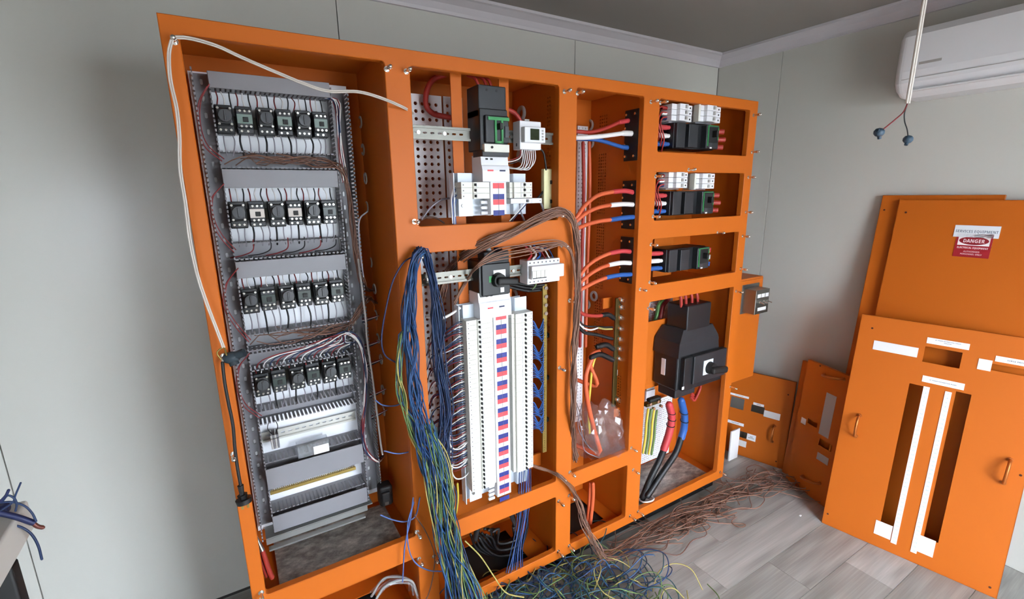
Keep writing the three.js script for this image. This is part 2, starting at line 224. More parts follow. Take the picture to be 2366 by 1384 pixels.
{
  const H = [0.083, 0.397];
  duct('grey covered wire duct along the top of the left bay', ...H, 1.938, 1.979, [1.937, 1.98]);
  duct('open grey duct full of brown wires under the top starter row', ...H, 1.724, 1.772);
  duct('grey covered wire duct above the second starter row', ...H, 1.67, 1.72, [1.669, 1.721]);
  duct('open grey duct with few looping wires under the second starter row', ...H, 1.458, 1.508);
  duct('grey covered wire duct above the third starter row', ...H, 1.404, 1.453, [1.403, 1.454]);
  duct('open grey duct packed with brown wires under the third starter row', ...H, 1.17, 1.225);
  duct('open grey duct with red white and blue wires above the lowest starter row', ...H, 1.105, 1.163);
  duct('open grey duct with dark wires under the lowest starter row', ...H, .92, .967);
  duct('grey covered wire duct below the bare rail with the clear cover', ...H, .7, .785, [.688, .762]);
  duct('grey covered wire duct at the bottom below the brass bar', ...H, .525, .6, [.523, .584]);
  for (const [n, x0, x1, y1, lbl] of [[0, .046, .083, 1.985, 'tall grey slotted duct with white holes along the left edge of the gear plate'], [1, .402, .452, 1.97, 'tall grey slotted duct full of wire bundles right of the starters']]) {
    const d = thing('wire_duct', lbl, 'wire duct', [(x0 + x1) / 2, .52, PZ]);
    const holes = []; for (let y = .56; y < y1 - .03; y += .045) holes.push(rrect((x0 + x1) / 2 - .0035, y, (x0 + x1) / 2 + .0035, y + .016, .003, 2));
    part(d, 'base', holed(rect(x0, .52, x1, y1), holes, .003).translate(0, 0, PZ + .004), M.duct);
    part(d, 'left_wall', [...teeth(.52, y1, x0, PZ, n ? -.2 : -.17, 'y'), ...lipped(.52, y1, x0, n ? -.2 : -.17, 'y')], M.duct);
    part(d, 'right_wall', [...teeth(.52, y1, x1, PZ, -.2, 'y'), ...lipped(.52, y1, x1, -.2, 'y')], M.duct);
  }
}
// motor starters: round-knobbed breaker beside a contactor, three pairs to a row
const screwTop = (x, y, z) => cyl([x, y, z], [x, y, z + .002], .0034, 8);
function makeStarter() { // 46 mm wide, 78 tall; origin at the middle of its back
  const o = thing('motor_breaker', '', 'circuit breaker', [0, 0, 0]);
  part(o, 'body', [rb(0, 0, .024, .045, .078, .048, .003), rb(0, .008, .054, .04, .044, .016, .004), rb(0, -.026, .05, .043, .02, .006, .002), rb(-.002, .034, .05, .04, .01, .004, .002)], M.black);
  const k = part(o, 'knob', cyl([.002, .008, .06], [.002, .008, .076], .0165, 24), M.knob);
  part(k, 'grip', rb(.002, .008, .077, .006, .026, .004, .001), M.knob);
  for (const [x, y, z] of [[-.014, .029, .062], [.016, .029, .062], [-.014, -.013, .062], [.016, -.013, .062], [-.013, -.028, .053], [0, -.028, .053], [.013, -.028, .053]]) part(o, 'screw', screwTop(x, y, z), M.steel);
  return o;
}
function makeContactor(face) {
  const o = thing('contactor', '', 'contactor', [0, 0, 0]);
  part(o, 'body', [rb(0, 0, .022, .043, .076, .044, .003), rb(0, .003, .05, .041, .05, .014, .003), rb(0, -.03, .046, .041, .014, .008, .002)], M.black2);
  part(o, 'face_plate', rb(0, .002, .0575, .039, .026, .003, .001), face);
  part(o, 'window', rb(.002, 0, .0595, .014, .014, .003, .001), M.blackMatte);
  for (const x of [-.01, .002, .014]) { part(o, 'screw', screwTop(x, .0235, .056), M.steel); part(o, 'screw', screwTop(x, -.018, .056), M.steel); }
  for (const x of [-.011, .005]) part(o, 'screw', screwTop(x, -.031, .0495), M.steel);
  return o;
}
const ROWS = [ // height of the row, duct edges above and below
  { y: 1.857, top: 1.938, bot: 1.772, word: 'top starter row' }, { y: 1.59, top: 1.67, bot: 1.508, word: 'second starter row' },
  { y: 1.328, top: 1.404, bot: 1.225, word: 'third starter row' }, { y: 1.052, top: 1.105, bot: .967, word: 'lowest starter row' }];
{
  const pos = ['left', 'middle', 'right'], px = [.108, .158, .212, .262, .314, .364];
  const rail = (y, label) => { const r = thing('din_rail', label, 'DIN rail', [.24, y, PZ]); part(r, 'channel', [bx(.24, y, PZ + .008, .312, .035, .002), bx(.24, y + .015, PZ + .004, .312, .002, .008), bx(.24, y - .015, PZ + .004, .312, .002, .008)], M.rail); };
  let s0, c0, c1, c2;
  ROWS.forEach((R, r) => {
    rail(R.y, 'steel rail behind the black starters of the ' + R.word);
    for (let i = 0; i < 3; i++) {
      const a = [px[2 * i], R.y, PZ + .012], b = [px[2 * i + 1], R.y + .002, PZ + .012];
      const la = 'black motor breaker with round grey knob, ' + pos[i] + ' one of the ' + R.word;
      if (!s0) { s0 = makeStarter(); s0.position.set(...a); s0.userData.label = la; s0.userData.group = 'motor breakers in the left bay'; } else copy(s0, a, la, 'motor breakers in the left bay');
      const white = r === 1 && i < 2; let src = white ? c1 : c0;
      const lb = 'black contactor with square window and ' + (white ? 'pale' : 'dark') + ' face plate, ' + pos[i] + ' one of the ' + R.word;
      if (r === 1 && i === 2) src = null; if (!white && r === 2) src = c2; if (!white && r === 3) src = c2;
      if (!src) { src = makeContactor(white ? M.skin : r ? M.greenDark : M.greenPlate); src.position.set(...b); src.userData.label = lb; src.userData.group = 'contactors in the left bay'; if (white) c1 = src; else if (r) c2 = src; else c0 = src; } else copy(src, b, lb, 'contactors in the left bay');
    }
  });
}
// bare rail with a terminal block, clear cover and brass bar in the two empty rows
{
  const a = [.095,.85,-.25], b = [.383,.85,-.25], y = (a[1] + b[1]) / 2;
  const r = thing('din_rail', 'empty slotted steel rail with a grey terminal block at its left end', 'DIN rail', [.24, y, -.26]);
  const holes = []; for (let x = .1; x < .38; x += .0225) holes.push(rrect(x, -.003, x + .013, .003, .0028, 2));
  part(r, 'channel', [holed(rect(.086, -.0125, .394, .0125), holes, .0012).translate(0, y, -.262), bx(.24, y + .0125, -.258, .308, .0012, .008), bx(.24, y - .0125, -.258, .308, .0012, .008), bx(.24, y + .015, -.2535, .308, .006, .0012), bx(.24, y - .015, -.2535, .308, .006, .0012)], M.railBright);
  const t = thing('terminal_block', 'small grey terminal block clipped to the left end of the empty rail', 'terminal block', [.125, y, -.25]);
  for (let i = 0; i < 4; i++) part(t, 'terminal', [rb(.113 + i * .0062, y, -.225, .0056, .05, .045, .001, 1), rb(.113 + i * .0062, y, -.2, .0056, .028, .01, .001, 1)], i % 2 ? M.ductDark : M.labelGrey);
  for (const [i, s] of [[0, -.02], [1, .02]]) single('grey_wire', tube([[.116 + i * .012, y + .025, -.215], [.114 + i * .014 + s * .4, y + .05, -.21], [.112 + i * .02, .92, -.215]], .0013, 14, 5), M.rubber, (i ? 'right' : 'left') + ' thin dark wire rising from the grey terminal block', 'wire');
  const c = thing('clear_cover', 'clear plastic cover with a white sticker lying on the grey duct', 'plastic cover', [.24,.78,-.19]);
  const q = [.235,.79,-.19]; // open shallow box
  part(c, 'shell', [rb(q[0], q[1] + .02, q[2] - .03, .1, .002, .05, .0008, 1), rb(q[0], q[1], q[2] - .005, .1, .04, .002, .0008, 1), rb(q[0] - .05, q[1], q[2] - .03, .002, .04, .05, .0008, 1), rb(q[0] + .05, q[1], q[2] - .03, .002, .04, .05, .0008, 1)], M.clear);
  part(c, 'sticker', bx(q[0] + .024, q[1] - .004, q[2] - .0028, .05, .03, .001), M.paper);
  const e0 = [.092,.652,-.235], e1 = [.376,.649,-.235], ey = (e0[1] + e1[1]) / 2;
  const e = thing('terminal_bar', 'long brass terminal bar on white stand-offs across the lowest row of the left bay', 'terminal bar', [.23, ey, -.24]);
  part(e, 'bar', rb(.23, ey, -.235, .286, .011, .009, .001, 1), M.brass);
  for (let x = .093; x < .37; x += .0062) part(e, 'screw', cyl([x, ey + .0055, -.235], [x, ey + .0105, -.235], .0021, 6), M.brass);
  for (const x of [.092, .368]) part(e, 'standoff', rb(x, ey - .004, -.255, .012, .016, .028, .002), M.white);
}

// ---------- wires ----------
const wire = (name, pts, r, mat, label, group, n = 20, seg = 5) => single(name, tube(pts, r, n, seg), mat, label, 'wire', group);
const jig = (p, s) => [p[0] + rr(-s, s), p[1] + rr(-s, s), p[2] + rr(-s, s)];
{
  ROWS.forEach((R, r) => { // leads from the ducts down into the starters and on to the duct below
    const upMats = [M.wireRed, M.wireWhite, M.rubber], names = ['dark_red_wire', 'white_wire', 'black_wire'], words = ['dark red', 'white', 'black'];
    for (let i = 0; i < 18; i++) {
      const x = .094 + i * .0166, k = i % 3, yT = R.y + .036;
      wire(names[k], [[x + rr(-.003, .003), R.top - .004, -.232], [x + rr(-.004, .004), (R.top + yT) / 2, -.218 + rr(-.004, .01)], [x + rr(-.002, .004), yT, -.222]], .0018, upMats[k], words[k] + ' lead from the duct above into the ' + R.word, words[k] + ' leads above the ' + R.word, 8, 4);
    }
    for (let i = 0; i < 14; i++) {
      const x = .1 + i * .0212, dark = i % 3 === 2, yB = R.y - .034;
      wire(dark ? 'black_wire' : 'grey_wire', [[x, yB, -.226], [x + rr(-.004, .006), (R.bot + yB) / 2, -.214], [x + rr(-.006, .003), R.bot - .012, -.225]], dark ? .0026 : .0016, dark ? M.rubber : M.wireGrey, (dark ? 'black' : 'grey') + ' lead hanging from the ' + R.word + ' into the duct below', (dark ? 'black' : 'grey') + ' leads below the ' + R.word, 8, 4);
    }
  });
  // brown wires lying in the open ducts and running down the right-hand duct to the grommets
  const run = (n, y0, y1, spread, r, label, group, toGland) => { for (let i = 0; i < n; i++) { const y = rr(y0, y1), x0 = rr(.09, .26); const p = [[x0, y + rr(0, .02), -.225]]; for (let x = x0 + .04; x < .39; x += .06) p.push([x, rr(y0, y1), -.235 + rr(0, spread)]); if (toGland) p.push(...toGland(i)); wire('brown_wire', p, r, i % 3 ? M.wireBrown : M.wireBrown2, label, group, 36, 5); } };
  const G = [[.51,1.304,-.306],[.51,1.254,-.291]], D = [[.411,1.733,-.2],[.421,1.659,-.2],[.432,1.547,-.2],[.436,1.431,-.2],[.445,1.364,-.2]];
  run(13, 1.73, 1.765, .035, .0016, 'brown wire from the duct below the top starters down to the grommet', 'brown wires below the top starter row', () => [...D.map((p) => jig(p, .011)), jig(add(G[0], [-.02, 0, .02]), .006), jig(G[0], .006)]);
  run(14, 1.178, 1.222, .04, .0016, 'brown wire packed in the open duct below the third starter row', 'brown wires below the third starter row', () => [[.399,1.218,-.2],[.436,1.258,-.2],[.458,1.294,-.2]].map((p) => jig(p, .009)).concat([jig(G[1], .008)]));
  // dark red pairs looping out of the left end of the ducts
  const loops = [[[.077,1.936,-.18],[.053,1.895,-.18],[.043,1.834,-.18],[.052,1.778,-.18],[.086,1.742,-.18]], [[.077,1.673,-.18],[.047,1.638,-.18],[.041,1.578,-.18],[.056,1.528,-.18],[.083,1.486,-.18]], [[.082,1.431,-.18],[.049,1.389,-.18],[.038,1.325,-.18],[.056,1.269,-.18],[.088,1.209,-.18]], [[.08,1.166,-.18],[.05,1.132,-.18],[.039,1.064,-.18],[.051,1.003,-.18],[.088,.955,-.18]]];
  loops.forEach((L, i) => { for (const k of [0, 1]) wire('dark_red_wire', L.map((p) => add(p, [k * .006, k * .006, 0])), .0016, M.wireRed, (k ? 'inner' : 'outer') + ' dark red wire looping out left of the ' + ROWS[i].word, 'dark red loops at the left duct', 28, 6); });
  // dark loops in the nearly empty duct under the second row
  for (let i = 0; i < 6; i++) { const x = .118 + i * .048; wire('dark_red_wire', [[x + .02, 1.515, -.215], [x + .016, 1.485, -.21], [x - .01, 1.47, -.225], [x - .045, 1.463 + .003 * (i % 2), -.235]], .0018, i % 2 ? M.rubber : M.wireRed, 'dark wire curling into the nearly empty duct under the second row', 'dark wires under the second starter row', 20, 5); }
  // red, white and blue cores of the lowest row, swept right and down to the bottom grommet
  const cols = [M.wireRed, M.wireWhite, M.wireBlue2], nm2 = ['dark_red_wire', 'white_wire', 'blue_wire'], wd = ['dark red', 'white', 'blue'];
  const down = [[.377,1.188,-.19],[.415,1.155,-.19],[.431,1.049,-.19],[.422,.936,-.19],[.403,.831,-.19],[.406,.736,-.19],[.434,.688,-.19]], end = [.51,.6,-.348];
  for (let i = 0; i < 15; i++) { const k = i % 3, x = .1 + (i * .019); wire(nm2[k], [[x, 1.108, -.225], [x + .01, 1.128, -.215], [x + .05, 1.143, -.21], [Math.min(x + .12, .37), 1.15 + rr(-.004, .004), -.205], ...down.map((p) => jig(p, .006)), jig(end, .006)], .0019, cols[k], wd[k] + ' core swept from the lowest starter row down the right duct', wd[k] + ' cores of the lowest starter row', 60, 6); }
  // fine bundle beside the top row
  for (let i = 0; i < 9; i++) { const k = i % 3; wire(nm2[k], [[.385, 1.952 - i * .002, -.215], ...[[.413,1.928,-.2],[.417,1.858,-.2],[.416,1.78,-.2],[.424,1.686,-.2]].map((p) => add(jig(p, .005), [(i - 4) * .0016, 0, 0]))], .0016, cols[k], wd[k] + ' wire curving down the right duct beside the top starter row', wd[k] + ' wires beside the top starter row', 22, 5); }
  // two grey cables at the right duct, one white flex
  wire('grey_cable', [[.434,1.435,-.17],[.438,1.317,-.17],[.441,1.226,-.17],[.44,1.164,-.17],[.448,1.003,-.17],[.453,.868,-.17],[.457,.747,-.17],[.46,.711,-.17]], .0035, M.labelGrey, 'light grey cable hanging along the right duct of the left bay', null, 50, 8);
  wire('grey_cable', [[.47,1.59,-.15],[.446,1.57,-.15],[.437,1.494,-.15],[.441,1.379,-.15]], .0025, M.wireGrey, 'thin grey cable dropping from a grommet into the right duct', null, 30, 6);
  // stubs through the grommets
  for (const p of [[.5,1.211,-.267],[.5,1.115,-.265],[.5,1.047,-.255],[.5,.927,-.252],[.5,.843,-.251]]) for (let k = 0; k < 3; k++) wire(nm2[k], [add(p, [-.055, .004 - k * .006, .03]), add(p, [-.02, -k * .004, .01]), add(p, [.012, 0, 0])], .002, cols[k], wd[k] + ' wire passing through a grommet of the left bay wall', wd[k] + ' wires through the grommets', 10, 5);
}
// white flex hooked over the studs, its black cord and plug
{
  const a = [[.028,1.994,.035],[.054,1.996,.035],[.108,1.987,.035],[.158,1.968,.035],[.23,1.943,.035],[.288,1.924,.035],[.345,1.911,.035],[.429,1.916,.035],[.493,1.904,.035],[.541,1.889,.035]], b = [.613,1.888,-.06];
  single('white_flex', ribbon([...a, b], .0085, .005, 70, [0, 1, .3]), M.skin, 'white twin flex strung from the top left stud across the left bay', 'cable');
  single('white_flex', ribbon([[.023,1.988,.035],[.014,1.962,.035],[.008,1.907,.035],[.011,1.843,.035],[.008,1.786,.035],[-.001,1.709,.035],[-.002,1.629,.035],[-.005,1.537,.035],[-.001,1.451,.035],[.008,1.384,.035],[.02,1.314,.035],[.029,1.262,.035]], .0085, .005, 70, [1, 0, .1]), M.skin, 'white twin flex hanging down the left post of the cabinet', 'cable');
  const t = thing('taped_joint', 'blue-black tape wrapped round a cable joint on the left post stud', 'taped joint', [.036,1.231,.035]);
  const j = [.043,1.232,.035]; part(t, 'tape', [new THREE.IcosahedronGeometry(.02, 2).scale(1.1, .8, .8).translate(...j), cyl(j, add(j, [.03, .012, .01]), .011, 10), cyl(j, add(j, [.005, -.02, .006]), .012, 10)], std('#1f2c34', .6)); part(t, 'bare_core', tube([add(j, [-.024, 0, 0]), add(j, [-.03, .02, 0]), add(j, [-.014, .03, 0]), add(j, [-.01, .012, .01])], .002, 14, 6), M.brass);
  const c = thing('extension_lead', 'black power lead with moulded plug hanging on the left post', 'power lead', [.017,.808,.03]);
  const P = [[.021,1.221,.03],[.019,1.17,.03],[.02,1.109,.03],[.022,1.045,.03],[.018,.969,.03],[.017,.903,.03],[.018,.849,.03]];
  part(c, 'cord', tube(P, .0042, 50, 8), M.cableBlack);
  const e = P[P.length - 1];
  const pg = part(c, 'plug', [cyl(add(e, [-.001, .012, 0]), add(e, [0, -.018, .002]), .008, 12, .0055), cyl(add(e, [0, -.016, .002]), add(e, [.002, -.03, .004]), .013, 14, .009), cyl(add(e, [.002, -.028, .004]), add(e, [.003, -.041, .006]), .021, 18, .019)], M.cableBlack);
  part(pg, 'pin', [bx(e[0] + .01, e[1] - .05, e[2] + .006, .006, .018, .0016), bx(e[0] - .004, e[1] - .05, e[2] + .006, .006, .018, .0016), bx(e[0] + .003, e[1] - .05, e[2] - .004, .0016, .018, .006)], M.brass);
}
// things left in the bay: pliers, black adaptor
{
  const p = [.057,.43,-.155], g = thing('pliers', 'red-handled pliers standing in the lower left corner of the left bay', 'pliers', [.055, .43, -.07]);
  const A = [[.043,.593,-.03],[.047,.564,-.03],[.053,.517,-.03],[.058,.489,-.03]], A2 = A.map((q) => add(q, [-.012, .004, -.012]));
  part(g, 'handle', tube(A, .0075, 16, 8), M.grip); part(g, 'handle', tube(A2, .0075, 16, 8), M.grip); part(g, 'jaw', [cyl(A[0], add(A[0], [-.01, .05, -.01]), .008, 8, .003), cyl(add(A[0], [-.01, 0, -.006]), add(A[0], [-.012, .012, -.008]), .011, 10)], M.steelDark);
  const q = [.466,.536,-.2]; const s = thing('black_adaptor', 'black plug-in adaptor lying in the back right corner of the left bay', 'adaptor', q);
  const X = .462, Y = q[1]; part(s, 'body', [rb(X, Y, -.19, .05, .085, .05, .012, 3), rb(X - .004, Y - .004, -.162, .034, .055, .014, .006, 3)], M.cableBlack); part(s, 'label', bx(X - .004, Y - .02, -.1545, .014, .012, .001), M.steelDark);
}

// ---------- chassis bay ----------
const dinRail = (label, x0, x1, y, z) => { const r = thing('din_rail', label, 'DIN rail', [(x0 + x1) / 2, y, z]); const h = []; for (let x = x0 + .012; x < x1 - .02; x += .025) h.push(rrect(x, -.003, x + .014, .003, .0028, 2)); part(r, 'channel', [holed(rect(x0, -.0135, x1, .0135), h, .0012).translate(0, y, z - .006), bx((x0 + x1) / 2, y + .0135, z - .003, x1 - x0, .0012, .007), bx((x0 + x1) / 2, y - .0135, z - .003, x1 - x0, .0012, .007), bx((x0 + x1) / 2, y + .017, z, x1 - x0, .007, .0012), bx((x0 + x1) / 2, y - .017, z, x1 - x0, .007, .0012)], M.rail); for (const x of [x0 + .022, x0 + .11]) part(r, 'screw', cyl([x, y, z - .006], [x, y, z - .003], .006, 10), M.steel); return r; };
const yR1 = [.604,1.832,-.045][1], yR2 = [.605,1.366,-.045][1];
dinRail('slotted steel rail crossing the upper chassis bay behind the breaker', .6, .8, yR1, -.045);
dinRail('slotted steel rail holding the power meter', .93, 1.125, yR1, -.03);
dinRail('slotted steel rail crossing the lower chassis bay behind the rotary isolator', .6, .8, yR2, -.045);
dinRail('slotted steel rail holding the white surge protector', .93, 1.125, yR2, -.03);
// main breaker with green toggle frame
{
  const g = thing('main_breaker', 'black moulded-case breaker with green toggle frame in the upper chassis bay', 'circuit breaker', [.852, 1.77, -.05]);
  const top = [.864,1.932,0,.102,.064], mid = [.863,1.846,.012,.101,.092], trip = [.863,1.787,.018,.099,.019], low = [.868,1.771,.008,.1,.011];
  part(g, 'terminal_cover', frb([.861, top[1], 0, .102, .098], .085, .004), M.black2, 'plain black terminal cover');
  for (const x of [.84, .876]) part(g, 'screw_hole', cyl([x, top[1] + .034, 0], [x, top[1] + .034, .0008], .004, 10), M.blackMatte);
  part(g, 'body', [frb([.862, 1.845, .004, .104, .13], .09, .004), frb([.868, mid[1], .016, .088, .085], .03, .004)], M.black);
  const cx = .872, cy = mid[1] - .002, gz = .0185;
  part(g, 'green_frame', [bx(cx, cy + .034, gz, .078, .01, .004), bx(cx - .012, cy - .006, gz, .007, .07, .004), bx(cx + .012, cy - .006, gz, .007, .07, .004), bx(cx, cy - .038, gz, .031, .007, .004)], M.green);
  part(g, 'toggle', [rb(cx, cy + .01, .026, .012, .02, .022, .002)], M.blackMatte);
  part(g, 'test_window', rb(cx + .03, cy - .005, .018, .015, .036, .004, .001), M.knob);
  const tp = part(g, 'trip_unit', frb([trip[0], trip[1], .021, .094, .025], .03, .002), M.cream, 'cream trip unit strip');
  part(tp, 'dial', cyl([trip[0] - .02, trip[1] + .002, .021], [trip[0] - .02, trip[1] + .002, .0245], .004, 12), M.blackMatte);
  part(g, 'lower_lip', frb([.863, low[1], .012, .1, .02], .07, .002), M.black2);
  for (const [i, p] of [[.829,2.004,-.05],[.858,2.006,-.05],[.877,2.006,-.05]].entries()) wire('red_cable', [add(p, [-.01, .02, -.04]), p, add(p, [.018, -.06, 0])], .005, M.cableRed, ['left', 'middle', 'right'][i] + ' red cable entering the top of the green-framed breaker', 'red cables above the green-framed breaker', 12, 8);
  single('red_cable', tube([[.798,2.052,-.22],[.748,2.029,-.22],[.722,1.984,-.22],[.72,1.942,-.22],[.742,1.92,-.22],[.808,1.91,-.22]], .0095, 30, 10), M.cableRed, 'thick dark red cable curving behind the upper chassis bay strap', 'cable');
  single('orange_cable', tube([[.963,1.935,-.1],[1.007,1.921,-.1],[1.034,1.889,-.1],[1.043,1.867,-.1]], .008, 24, 10), M.cableRed, 'thick red cable curving behind the power meter', 'cable');
}
// white shrouds and chassis
function shroud(label, B, yTop) { // stepped white cover between breaker and chassis
  const g = thing('terminal_shroud', label, 'terminal shroud', [B[0], B[1] - B[4] / 2, -.04]);
  const [x, y, z, w, h] = B, t = y + h / 2, b = y - h / 2;
  part(g, 'cover', [profile([[-.07, b], [z, b], [z, t - .05], [z - .004, t - .036], [z - .008, t - .032], [z - .012, t], [-.07, t]], w, 'x').translate(x, 0, 0)], M.white);
  for (const dx of [-.03, -.012]) part(g, 'slot', bx(x + dx, t - .013, z - .009, .008, .005, .003), M.dark);
  part(g, 'stripe', bx(x - .022, b + .036, z + .0003, .022, .005, .001), M.stickRed); part(g, 'stripe', bx(x + .024, b + .036, z + .0003, .022, .005, .001), M.navy);
  for (const dx of [-.02, .016]) part(g, 'notch', cyl([x + dx, t, z - .016], [x + dx, t, z - .009], .005, 10), M.blackMatte);
  return g;
}
shroud('upper white terminal shroud with red and blue stripes under the green-framed breaker', [.866,1.724,.006,.103,.086]);
shroud('lower white terminal shroud with red and blue stripes under the rotary isolator', [.851,1.261,.01,.127,.091]);
function chassis(label, yT, yB, n, base, first) {
  const g = thing('distribution_chassis', label, 'busbar chassis', [.877, yB, -.05]);
  part(g, 'pan', [bx(.86, (yT + yB) / 2, -.062, .27, yT - yB, .003), bx(.728, (yT + yB) / 2, -.048, .003, yT - yB, .03), bx(.77, (yT + yB) / 2, -.04, .05, yT - yB, .003), bx(.796, (yT + yB) / 2, -.051, .003, yT - yB, .022), bx(.985, (yT + yB) / 2, -.04, .05, yT - yB, .003), bx(.96, (yT + yB) / 2, -.051, .003, yT - yB, .022)], M.pale, 'pale folded steel pan');
  part(g, 'busbar_cover', [rb(.877, (base + yB) / 2 + .004, -.026, .062, base - yB, .05, .002), rb(.857, (base + yB) / 2, -.04, .016, base - yB, .02, .002)], M.white);
  for (let i = 0; i < n; i++) { const y = base - (i + .5) * .018; for (const [x, k] of [[.866, 0], [.888, 1]]) { const c = i % 3; if (c === 1) { continue; } part(g, 'pole_label', bx(x, y, -.0004, .0212, .0176, .001), c ? M.stickBlue : M.stickRed); } }
  part(g, 'divider', bx(.877, (base + yB) / 2, .0002, .0008, base - yB, .001), M.ductDark);
  for (let i = 0; i < n; i++) for (const x of [.846]) part(g, 'finger', rb(x - .012, base - (i + .5) * .018, -.028, .028, .012, .012, .004), M.white);
  part(g, 'fixing_screw', cyl([.76, yB + .035, -.039], [.76, yB + .035, -.034], .006, 10), M.steelDark);
  return g;
}
const base1 = [.851,1.677,0][1], base2 = [.851,1.218,0][1];
chassis('short white busbar chassis with red and blue pole labels in the upper bay', [.75,1.71,-.04][1], [.747,1.569,-.04][1], 6, base1);
chassis('long white busbar chassis with red and blue pole labels in the lower bay', [.751,1.263,-.04][1], [.753,.481,-.04][1], Math.round((base2 - [.846,.466,0][1]) / .018), base2);
function makeBreaker(name, side, len) { // single pole, sitting left (-1) or right (1) of the busbar; origin where it plugs in
  const o = thing(name, '', 'circuit breaker', [0, 0, 0]), s = side;
  const pts = [[0, -.05], [0, -.006], [.012, -.006], [.012, .004], [len * .6, .004], [len * .62, -.002], [len * .64, -.002], [len * .66, .001], [len, .001], [len, -.055]];
  const sh = new THREE.ExtrudeGeometry(new THREE.Shape(pts.map(([a, b]) => new THREE.Vector2(a * s, b))), { depth: .0172, bevelEnabled: false }).rotateX(-Math.PI / 2).scale(1, 1, -1).translate(0, -.0086, 0);
  const q = clean(sh), P = q.attributes.position; for (let i = 0; i < P.count; i += 3) for (const k of ['position', 'normal', 'uv']) { const a = q.attributes[k], n = a.itemSize; for (let j = 0; j < n; j++) { const t = a.array[(i + 1) * n + j]; a.array[(i + 1) * n + j] = a.array[(i + 2) * n + j]; a.array[(i + 2) * n + j] = t; } }
  q.computeVertexNormals();
  part(o, 'body', q, M.cream);
  part(o, 'toggle', rb(s * len * (side < 0 ? .55 : .6), .0005, .0075, .005, .0085, .011, .001, 1), M.blackMatte);
  part(o, 'toggle_seat', rb(s * (len * (side < 0 ? .55 : .6) - .009), 0, .0045, .009, .013, .004, .001, 1), M.white);
  part(o, 'screw', cyl([s * len * .93, 0, .001], [s * len * .93, 0, .0014], .0022, 6), M.ductDark);
  return o;
}
{
  const nL = 37, yL = [.792,1.208,0][1] - .002, nR = Math.round(([.971,1.203,0][1] - [.971,.582,0][1]) / .018) + 1, yRt = [.971,1.203,0][1];
  const l0 = makeBreaker('circuit_breaker', -1, .107), r0 = makeBreaker('circuit_breaker', 1, .088);
  const setup = (o, p, l, g) => { o.position.set(...p); o.userData.label = l; o.userData.group = g; };
  const labL = 'white single-pole breaker in the left column of the long chassis', labR = 'white single-pole breaker in the right column of the long chassis';
  setup(l0, [.845, yL, 0], labL, 'left column of chassis breakers'); setup(r0, [.924, yRt, 0], labR, 'right column of chassis breakers');
  for (let i = 1; i < nL; i++) copy(l0, [.845, yL - i * .018, 0]);
  for (let i = 1; i < nR; i++) copy(r0, [.924, yRt - i * .018, 0]);
  for (let i = 0; i < 3; i++) copy(l0, [.845, [.792,1.671,0][1] - i * .018, 0], 'white single-pole breaker in the short row left of the upper chassis', 'left breakers of the upper chassis');
  for (let i = 0; i < 3; i++) copy(r0, [.924, [.96,1.671,0][1] - i * .018, 0], 'white single-pole breaker in the short row right of the upper chassis', 'right breakers of the upper chassis');
  // last upper device is longer
  const y = [.96,1.671,0][1] - .055, d = thing('control_relay', 'long narrow white module sticking out right below the upper right breakers', 'relay', [.99, y, -.02]);
  part(d, 'body', [rb(.968, y, -.022, .09, .0175, .05, .002), rb(1.03, y, -.016, .045, .0175, .04, .002)], M.white); part(d, 'screw', cyl([1.044, y, .004], [1.044, y, .005], .002, 6), M.ductDark); part(d, 'toggle', rb(.99, y, .006, .008, .01, .008, .001), M.ductDark);
}
